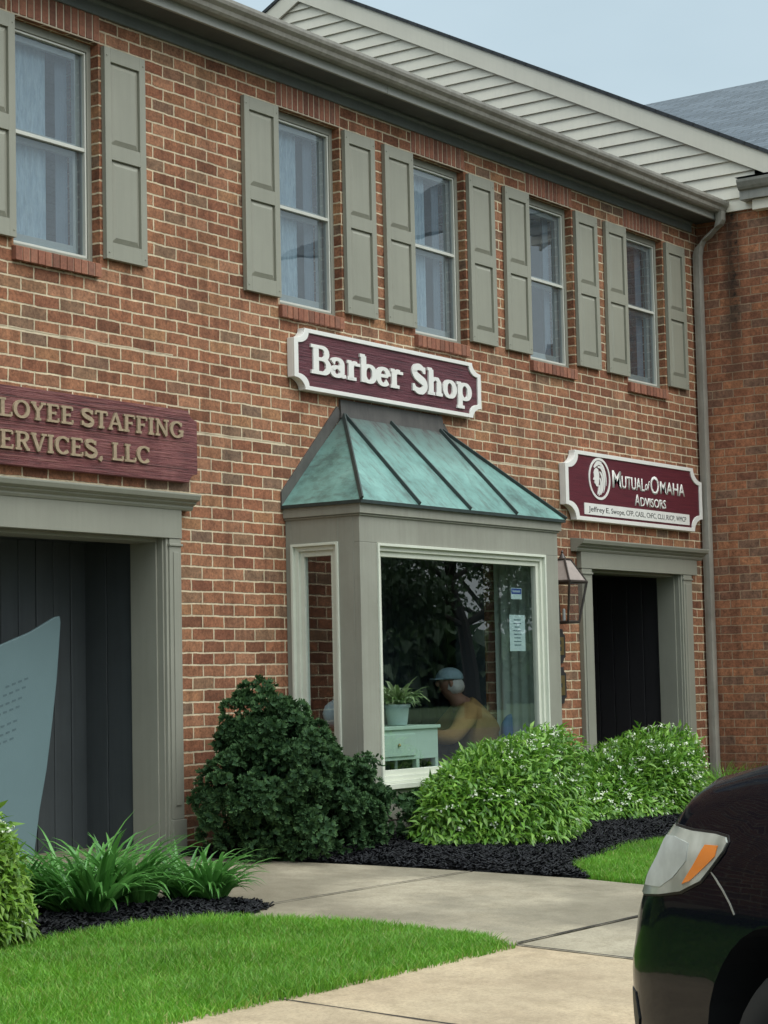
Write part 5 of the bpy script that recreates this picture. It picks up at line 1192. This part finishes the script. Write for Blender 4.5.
def make_car(nose, head, label, detail=True):
    Fd = (sin(head), cos(head)); Lf = (-cos(head), sin(head)); T = empty('parked_car', (nose[0] - Fd[0] * 2.3, nose[1] - Fd[1] * 2.3, GC), label, 'car')
    def Wd(s, b, h): return (nose[0] - Fd[0] * s + Lf[0] * b, nose[1] - Fd[1] * s + Lf[1] * b, GC + h)
    SS = [0, .004, .012, .025, .045, .07, .10, .14, .18, .23, .28, .34, .40, .47, .55, .64, .74, .86, 1.0, 1.15, 1.3, 1.5, 1.75, 2.1, 2.6, 3.2, 3.8, 4.1, 4.3, 4.45, 4.58, 4.67, 4.72, 4.745, 4.75]
    nv = 22; nb = 10; rows = []
    for s in SS:
        hs = lerp(HST, s); row = []
        for i in range(nv + 1):
            h = .22 + (hs - .22) * i / nv; x, b, h2 = carpt(s, h)
            q = max(0, (h - (hs - .07)) / .07); b *= 1 - .05 * q * q; h2 -= .0
            row.append((x, b, h2))
        bt = row[-1][1]; xt = row[-1][0]
        for i in range(1, nb + 1):
            b = bt * (1 - i / nb); row.append((xt, b, hs + .045 * (1 - (b / (bt + 1e-6)) ** 2) ** .8 * min(1, s / .2 + .2)))
        full = row + [(x, -b, h) for x, b, h in row[-2::-1]]
        rows.append(full)
    m = len(rows[0]); V = [Wd(*p) for r_ in rows for p in r_]; F = []
    for i in range(len(rows) - 1):
        for k in range(m): F.append((i * m + k, i * m + (k + 1) % m, (i + 1) * m + (k + 1) % m, (i + 1) * m + k))
    F.append(tuple(range(m))[::-1]); F.append(tuple(range((len(rows) - 1) * m, len(rows) * m)))
    me = bpy.data.meshes.new('body'); me.from_pydata(V, [], F); me.update(); bm = bmesh.new(); bm.from_mesh(me); bmesh.ops.remove_doubles(bm, verts=bm.verts[:], dist=.0004); bmesh.ops.recalc_face_normals(bm, faces=bm.faces[:]); bm.to_mesh(me); bm.free()
    o = bpy.data.objects.new('body', me); COL.objects.link(o)
    cuts = []
    for sc_ in (1.27, 3.75):
        for sg in (-1, 1):
            c = MB(); ring = [(sc_ + .435 * cos(2 * pi * k / 40), .355 + .435 * sin(2 * pi * k / 40)) for k in range(40)]
            c.prism(ring, lambda u, v, w: Wd(u, sg * w, v), .58, 1.2); cm = bpy.data.meshes.new('cut'); cm.from_pydata(c.v, [], c.f); bm = bmesh.new(); bm.from_mesh(cm); bmesh.ops.recalc_face_normals(bm, faces=bm.faces[:]); bm.to_mesh(cm); bm.free(); co = bpy.data.objects.new('cut', cm); COL.objects.link(co); cuts.append(co)
            md = o.modifiers.new('arch', 'BOOLEAN'); md.operation = 'DIFFERENCE'; md.object = co; md.solver = 'EXACT'
    dg = bpy.context.evaluated_depsgraph_get(); me2 = bpy.data.meshes.new_from_object(o.evaluated_get(dg)); bpy.data.objects.remove(o)
    for c in cuts: bpy.data.objects.remove(c)
    me2.materials.clear(); body = finish('body', me2, ['black_car_paint', 'underbody'], T, smooth=True)
    # wheel housings read as dark lining, everything else as paint
    inv = []
    ax = Vector((Fd[0], Fd[1], 0)); lf_ = Vector((Lf[0], Lf[1], 0)); n0 = Vector((nose[0], nose[1], 0))
    for p in me2.polygons:
        d = Vector(p.center) - n0; s_ = -d.dot(ax); b_ = abs(d.dot(lf_)); h_ = p.center.z - GC; ok = 0
        for sc_ in (1.27, 3.75):
            rr = math.hypot(s_ - sc_, h_ - .345)
            if rr < .45 and abs(p.normal.dot(lf_)) < .7: ok = 1
            if rr < .44 and b_ < .62: ok = 1
        inv.append(ok)
        if ok: p.use_smooth = False
    me2.polygons.foreach_set('material_index', inv)
    es = body.modifiers.new('split', 'EDGE_SPLIT'); es.split_angle = R(50)
    def patch(name, poly, off, mat, par, sg=1, step=.016):
        """sheet laid on the side skin over an outline given in (s, h)"""
        a = np.array(poly); X = np.arange(a[:, 0].min() - step, a[:, 0].max() + 2 * step, step); Y = np.arange(a[:, 1].min() - step, a[:, 1].max() + 2 * step, step)
        bm = bmesh.new(); vs = [bm.verts.new((u, v, 0)) for u, v in poly]; f = bm.faces.new(vs)
        for u in X[1:-1]: bmesh.ops.bisect_plane(bm, geom=bm.verts[:] + bm.edges[:] + bm.faces[:], plane_co=(u, 0, 0), plane_no=(1, 0, 0))
        for v in Y[1:-1]: bmesh.ops.bisect_plane(bm, geom=bm.verts[:] + bm.edges[:] + bm.faces[:], plane_co=(0, v, 0), plane_no=(0, 1, 0))
        geo = bmesh.ops.extrude_face_region(bm, geom=bm.faces[:]); top = set(v for v in geo['geom'] if isinstance(v, bmesh.types.BMVert))
        for v in bm.verts:
            s_, h_ = v.co.x, v.co.y; x, b, hh = carpt(s_, h_); x2, b2, h2 = carpt(s_ + .01, h_); nx, nb_ = -(b2 - b), (x2 - x); l = math.hypot(nx, nb_) + 1e-9; dd = off if v in top else -.012
            v.co = Wd(x + nx / l * dd, sg * (b + nb_ / l * dd), hh)
        bmesh.ops.recalc_face_normals(bm, faces=bm.faces[:]); me = bpy.data.meshes.new(name); bm.to_mesh(me); bm.free(); o = finish(name, me, mat, par, smooth=True); e = o.modifiers.new('split', 'EDGE_SPLIT'); e.split_angle = R(40); return o
    for sg in (1, -1):
        hl = patch('headlight', HEADLAMP, .006, 'lamp_housing', T, sg); patch('lamp_surround', RIM, .002, 'black_plastic', hl, sg); patch('reflector_bowl', BOWL, .0075, 'reflector', hl, sg)
        patch('turn_signal', AMBER, .0085, 'amber_lens', hl, sg)
        patch('seam_glint', SEAM_GLINT, .002, 'gutter_grey', T, sg, .03)  # pale grey strip: glint along the fender seam put in as colour
        patch('fog_lamp_recess', FOG, .003, 'black_plastic', T, sg)
    # bumper lip and grille
    q = MB(); q.prism([(.02, .60), (-.02, .62), (-.03, .82), (.02, .84)], lambda u, v, w: Wd(u + .08 + .09 * (v - .6) / .2, w, v), -.5, .5); q.build('grille', 'black_plastic', T, bev=.01)
    # greenhouse
    gh = MB(); secs = [(1.45, .80, 1.17, 1.20), (2.15, .70, 1.17, 1.66), (2.9, .68, 1.18, 1.74), (3.9, .67, 1.19, 1.72), (4.45, .64, 1.19, 1.60), (4.70, .62, 1.17, 1.22)]
    vs = []
    for s, w_, h0, h1 in secs:
        vs += [Wd(s, .84 if s < 4.6 else .76, h0), Wd(s, w_ + .02, h1 - .06 * (h1 > 1.3)), Wd(s, w_ - .10, h1), Wd(s, -(w_ - .10), h1), Wd(s, -(w_ + .02), h1 - .06 * (h1 > 1.3)), Wd(s, -(.84 if s < 4.6 else .76), h0)]
    for i in range(len(secs) - 1):
        for k in range(5): gh.add([vs[i * 6 + k], vs[i * 6 + k + 1], vs[(i + 1) * 6 + k + 1], vs[(i + 1) * 6 + k]], [(0, 1, 2, 3)], 1 if (k in (0, 4) and i in (1, 2, 3)) or (i == 0 and 0 < k < 4) or (i == 4 and 0 < k < 4) else 0)
    gh.build('cabin', ['black_car_paint', 'glass_car'], T)
    for sg in (1, -1):
        q = MB()
        for s, w_ in ((2.15, .03), (3.05, .04), (3.95, .04)):
            q.add([Wd(s - w_, sg * .845, 1.17), Wd(s + w_, sg * .845, 1.17), Wd(s + w_ + .08, sg * .715, 1.63), Wd(s - w_ + .08, sg * .715, 1.63)], [(0, 1, 2, 3)])
        q.build('window_pillar', 'black_plastic', T)
        q = MB(); q.tube([Wd(2.02, sg * .86, 1.20), Wd(2.0, sg * .96, 1.22)], [.02, .02], 8); q.prism([(1.98, 1.16), (1.96, 1.30), (2.05, 1.32), (2.1, 1.28), (2.09, 1.16)], lambda u, v, w: Wd(u, sg * w, v), .93, 1.10); q.build('wing_mirror', 'black_car_paint', T, bev=.02)
        q = MB(); q.prism([(4.55, .85), (4.70, .85), (4.66, 1.12), (4.55, 1.12)], lambda u, v, w: Wd(u, sg * w, v), .70, .885); q.build('tail_light', 'tail_red', T, bev=.01)
        for sc_ in (1.27, 3.75):
            def ringp(r_, w0, n=36): return [Wd(sc_ + r_ * cos(2 * pi * k / n), sg * w0, .345 + r_ * sin(2 * pi * k / n)) for k in range(n)]
            tw = MB(); n = 36; prof = [(.22, .72), (.32, .70), (.343, .73), (.345, .78), (.345, .86), (.343, .90), (.32, .925), (.235, .920), (.225, .90)]
            vs = []
            for r_, w0 in prof: vs += ringp(r_, w0)
            tw.add(vs, [(i * n + k, i * n + (k + 1) % n, (i + 1) * n + (k + 1) % n, (i + 1) * n + k) for i in range(len(prof) - 1) for k in range(n)])
            wl = tw.build('wheel', 'rubber', T, smooth=True)
            rm_ = MB(); vs = ringp(.232, .915) + ringp(.215, .90) + ringp(.21, .80); rm_.add(vs, [(i * n + k, i * n + (k + 1) % n, (i + 1) * n + (k + 1) % n, (i + 1) * n + k) for i in range(2) for k in range(n)] + [tuple(range(2 * n, 3 * n))])
            for k in range(5):
                a = 2 * pi * k / 5; 
                def sp(r_, t, w0): return Wd(sc_ + r_ * cos(a) - t * sin(a), sg * w0, .345 + r_ * sin(a) + t * cos(a))
                rm_.add([sp(.03, -.04, .905), sp(.03, .04, .905), sp(.222, .025, .905), sp(.222, -.025, .905), sp(.03, -.04, .87), sp(.03, .04, .87), sp(.222, .025, .87), sp(.222, -.025, .87)], [(0, 1, 2, 3), (0, 4, 5, 1), (1, 5, 6, 2), (2, 6, 7, 3), (3, 7, 4, 0)])
            rm_.build('rim', 'rim', wl)
    return T
HEADLAMP = [(.20, .80), (.42, .80), (.551, .810), (.68, .828), (.792, .864), (.885, .948), (.890, .970), (.87, .982), (.79, .987), (.62, .987), (.50, .992), (.30, .995), (.20, .985)]
AMBER = [(.69, .848), (.735, .860), (.85, .932), (.848, .960), (.765, .958)]
SEAM_GLINT = [(.835, .890), (.84, .891), (.88, .876), (.93, .853), (.98, .823), (1.01, .797), (1.006, .795), (.976, .820), (.926, .850), (.876, .873)]
RIM = [(.195, .794), (.42, .794), (.553, .804), (.685, .821), (.798, .858), (.895, .946), (.90, .972), (.876, .988), (.79, .993), (.62, .993), (.50, .998), (.30, 1.001), (.195, .991)]
BOWL = [(.40, .825), (.55, .83), (.62, .86), (.67, .91), (.65, .955), (.52, .968), (.40, .965)]
FOG = [(.30, .40), (.40, .40), (.43, .45), (.40, .52), (.30, .52)]
make_car(NOSE, HEAD, 'glossy black car parked at the right edge, its clear and amber headlight facing the sidewalk')
make_car((17.6, -5.4), HEAD, 'black car parked farther right along the lot, seen only mirrored in the bay window')

# ------------------------------------------------------------------ wing at right
WG = empty('gabled_wing', (17, 0, -1), 'darker brick wing with cream siding gable, standing at right angles beyond the downspout', 'building')
WY = -1.15
w = MB(); w.quad((16.5, 0, Z0), (16.5, WY, Z0), (16.5, WY, 4.115), (16.5, 0, 4.115)); w.quad((16.5, WY, Z0), (24, WY, Z0), (24, WY, 4.115), (16.5, WY, 4.115)); w.quad((24, WY, Z0), (24, 11, Z0), (24, 11, 4.115), (24, WY, 4.115)); w.quad((16.502, TH, Z0), (16.502, 0, Z0), (16.502, 0, 4.115), (16.502, TH, 4.115))
w.build('wall', 'brick_side', WG, uv=(100 * .2032, UZ))
PY, PZ = 4.45, 7.20; sl = .517
def rk(y): return PZ - abs(y - PY) * sl
s = MB(); ex = .115; z = 4.112; x = 16.488
k = 0
while z < PZ:
    z2 = min(z + ex, PZ); ya = max(PY - (PZ - z) / sl + .0, -1.30); yb = PY + (PZ - z) / sl
    ya2 = max(PY - (PZ - z2) / sl, -1.30); yb2 = PY + (PZ - z2) / sl
    if z < 4.35: ya = ya2 = -.60 if z > 4.2 else -.62
    s.add([(x - .022, yb, z), (x - .022, ya, z), (x - .003, ya2, z2), (x - .003, yb2, z2), (x - .0, yb, z), (x - .0, ya, z)], [(0, 1, 2, 3), (0, 4, 5, 1)])
    z += ex
s.build('siding', 'siding_cream', WG)
for a, b in (((-1.45), PY), (2 * PY + 1.45, PY)):
    r_ = MB(); x0, x1 = 16.36, 16.50
    def P(y, d): return (y, rk(y) + d)
    poly = [P(a, .06), P(b, .06), (b, PZ - .13), (a, rk(a) - .13)]
    r_.prism(poly, lambda u, v, w_: (w_, u, v), 16.440, 16.4655); r_.build('rake_board', 'siding_cream', WG, bev=.003)
    r_ = MB(); poly = [P(a, .058), P(b, .058), (b, PZ + .04), (a, rk(a) + .04)]; r_.prism(poly, lambda u, v, w_: (w_, u, v), 16.466, 16.50); r_.build('soffit', 'siding_cream', WG)
roofquad('roof', (16.425, -1.5, rk(-1.5) + .095), (24.3, -1.5, rk(-1.5) + .095), (24.3, PY, PZ + .095), (16.425, PY, PZ + .095), 'shingle_dark', WG, .032)
roofquad('roof', (24.3, 2 * PY + 1.5, rk(-1.5) + .095), (16.425, 2 * PY + 1.5, rk(-1.5) + .095), (16.425, PY + .002, PZ + .095), (24.3, PY + .002, PZ + .095), 'shingle_dark', WG, .032)
# cornice return wrapping the corner of the wing
c = MB(); prof = [(16.498, 4.175), (16.36, 4.175), (16.36, 4.255), (16.335, 4.262), (16.318, 4.285), (16.300, 4.325), (16.298, 4.350), (16.498, 4.362)]
c.prism(prof, lambda u, v, w_: (u, w_, v), -1.5, -.50, 0)
c.build('cornice_return', 'gutter_grey', WG, bev=.002)
c = MB(); c.box(16.40, 16.497, -1.5, -.60, 4.08, 4.173); c.build('frieze', 'siding_cream', WG, bev=.003)
c = MB(); c.add([(16.498, -.49, 4.366), (16.290, -.49, 4.366), (16.290, -1.5, 4.366), (16.498, -1.5, 4.366), (16.498, -.52, 4.42), (16.498, -1.5, 4.42)], [(0, 1, 2, 3), (0, 4, 1), (1, 4, 5, 2), (3, 2, 5)]); c.build('return_cap', 'shingle_dark', WG)

# ------------------------------------------------------------------ neighbouring slate roofed building behind
NB = empty('neighbouring_building', (24, 6, -1), 'brick building far behind with a blue grey shingled roof showing above the gable', 'building')
w = MB(); w.box(17.2, 28.8, 11.2, 30, -1.4, 5.1); w.build('wall', 'brick_side', NB, uv=(0, 0))
w = MB(); w.box(24.3, 30, -6, 11.1, -1.4, 4.6); w.build('wall', 'brick_side', NB, uv=(0, 0))
RZ = 7.32
roofquad('roof', (16.9, 14, 4.7), (16.9, -7.5, 4.7), (23.0, -7.5, RZ), (23.0, 14, RZ), 'shingle_blue', NB) if False else None
roofquad('roof', (16.9, 12.0, 4.50), (16.9, -5, 4.50), (23.0, -5, RZ), (23.0, 12.0, RZ), 'shingle_blue', NB)
roofquad('roof', (28.6, -5, 5.15), (28.6, 12.0, 5.15), (23.0, 12.0, RZ), (23.0, -5, RZ), 'shingle_blue', NB)

# ------------------------------------------------------------------ camera, sky, sun
def cam():
    f_, yaw, pitch, roll, D = 2032.7, .955807, .0824222, -.0216965, 8.12
    fw = Vector((sin(yaw) * cos(pitch), cos(yaw) * cos(pitch), sin(pitch))); r = Vector((cos(yaw), -sin(yaw), 0)); u = r.cross(fw)
    r2 = r * cos(roll) + u * sin(roll); u2 = -r * sin(roll) + u * cos(roll)
    c = bpy.data.cameras.new('camera'); o = bpy.data.objects.new('camera', c); COL.objects.link(o)
    m = Matrix((r2, u2, -fw)).transposed().to_4x4(); m.translation = (0, -D, 0); o.matrix_world = m
    c.sensor_fit = 'VERTICAL'; c.sensor_height = 24; c.lens = f_ / 1024 * 24; c.clip_end = 2000; c.clip_start = .05
    SC.camera = o
cam()
W = bpy.data.worlds.new('World'); SC.world = W; W.use_nodes = True; t = W.node_tree; bg = t.nodes['Background']
sky = N(t, 'ShaderNodeTexSky', sky_type='NISHITA'); sky.sun_disc = False
SUN_EL, SUN_AZ = 52, 178          # azimuth clockwise from +Y
sky.sun_elevation = R(SUN_EL); sky.sun_rotation = R(SUN_AZ); sky.dust_density = 3.5; sky.air_density = 1.2; sky.ozone_density = 1.0
tc = N(t, 'ShaderNodeTexCoord'); mp = N(t, 'ShaderNodeMapping'); mp.inputs['Scale'].default_value = (1, 1, 2.5); L(t, tc.outputs['Generated'], mp.inputs[0])
n = noise(t, mp.outputs[0], 1.7, 5, .55)
cl = ramp(t, [(.30, (2.9, 3.65, 4.0)), (.5, (3.4, 4.15, 4.5)), (.72, (4.3, 4.9, 5.1))]); L(t, n.outputs[0], cl.inputs[0])
sz = N(t, 'ShaderNodeSeparateXYZ'); L(t, tc.outputs['Generated'], sz.inputs[0])
gr = ramp(t, [(0, (.85, .85, .85)), (.42, (1.0, 1.0, 1.0)), (.75, (2.9, 2.8, 2.65)), (1, (3.5, 3.35, 3.15))]); L(t, sz.outputs[2], gr.inputs[0])
L(t, mixc(t, .85, sky.outputs[0], mixc(t, 1.0, cl.outputs[0], gr.outputs[0], 'MULTIPLY')), bg.inputs[0]); bg.inputs[1].default_value = .085
sl_ = bpy.data.lights.new('sun', 'SUN'); sl_.energy = .8; sl_.angle = R(60); sl_.color = (1, .965, .90)
so_ = bpy.data.objects.new('sun', sl_); COL.objects.link(so_)
d = Vector((sin(R(SUN_AZ)) * cos(R(SUN_EL)), cos(R(SUN_AZ)) * cos(R(SUN_EL)), sin(R(SUN_EL)))); so_.rotation_euler = d.to_track_quat('Z', 'Y').to_euler(); so_.location = d * 30
SC.view_settings.view_transform = 'Standard'; SC.view_settings.look = 'None'; SC.view_settings.exposure = 1.2; SC.view_settings.gamma = 1
SC.cycles.use_denoising = True; SC.cycles.max_bounces = 8; SC.cycles.transparent_max_bounces = 12; SC.cycles.caustics_reflective = False; SC.cycles.caustics_refractive = False; SC.cycles.sample_clamp_indirect = 6
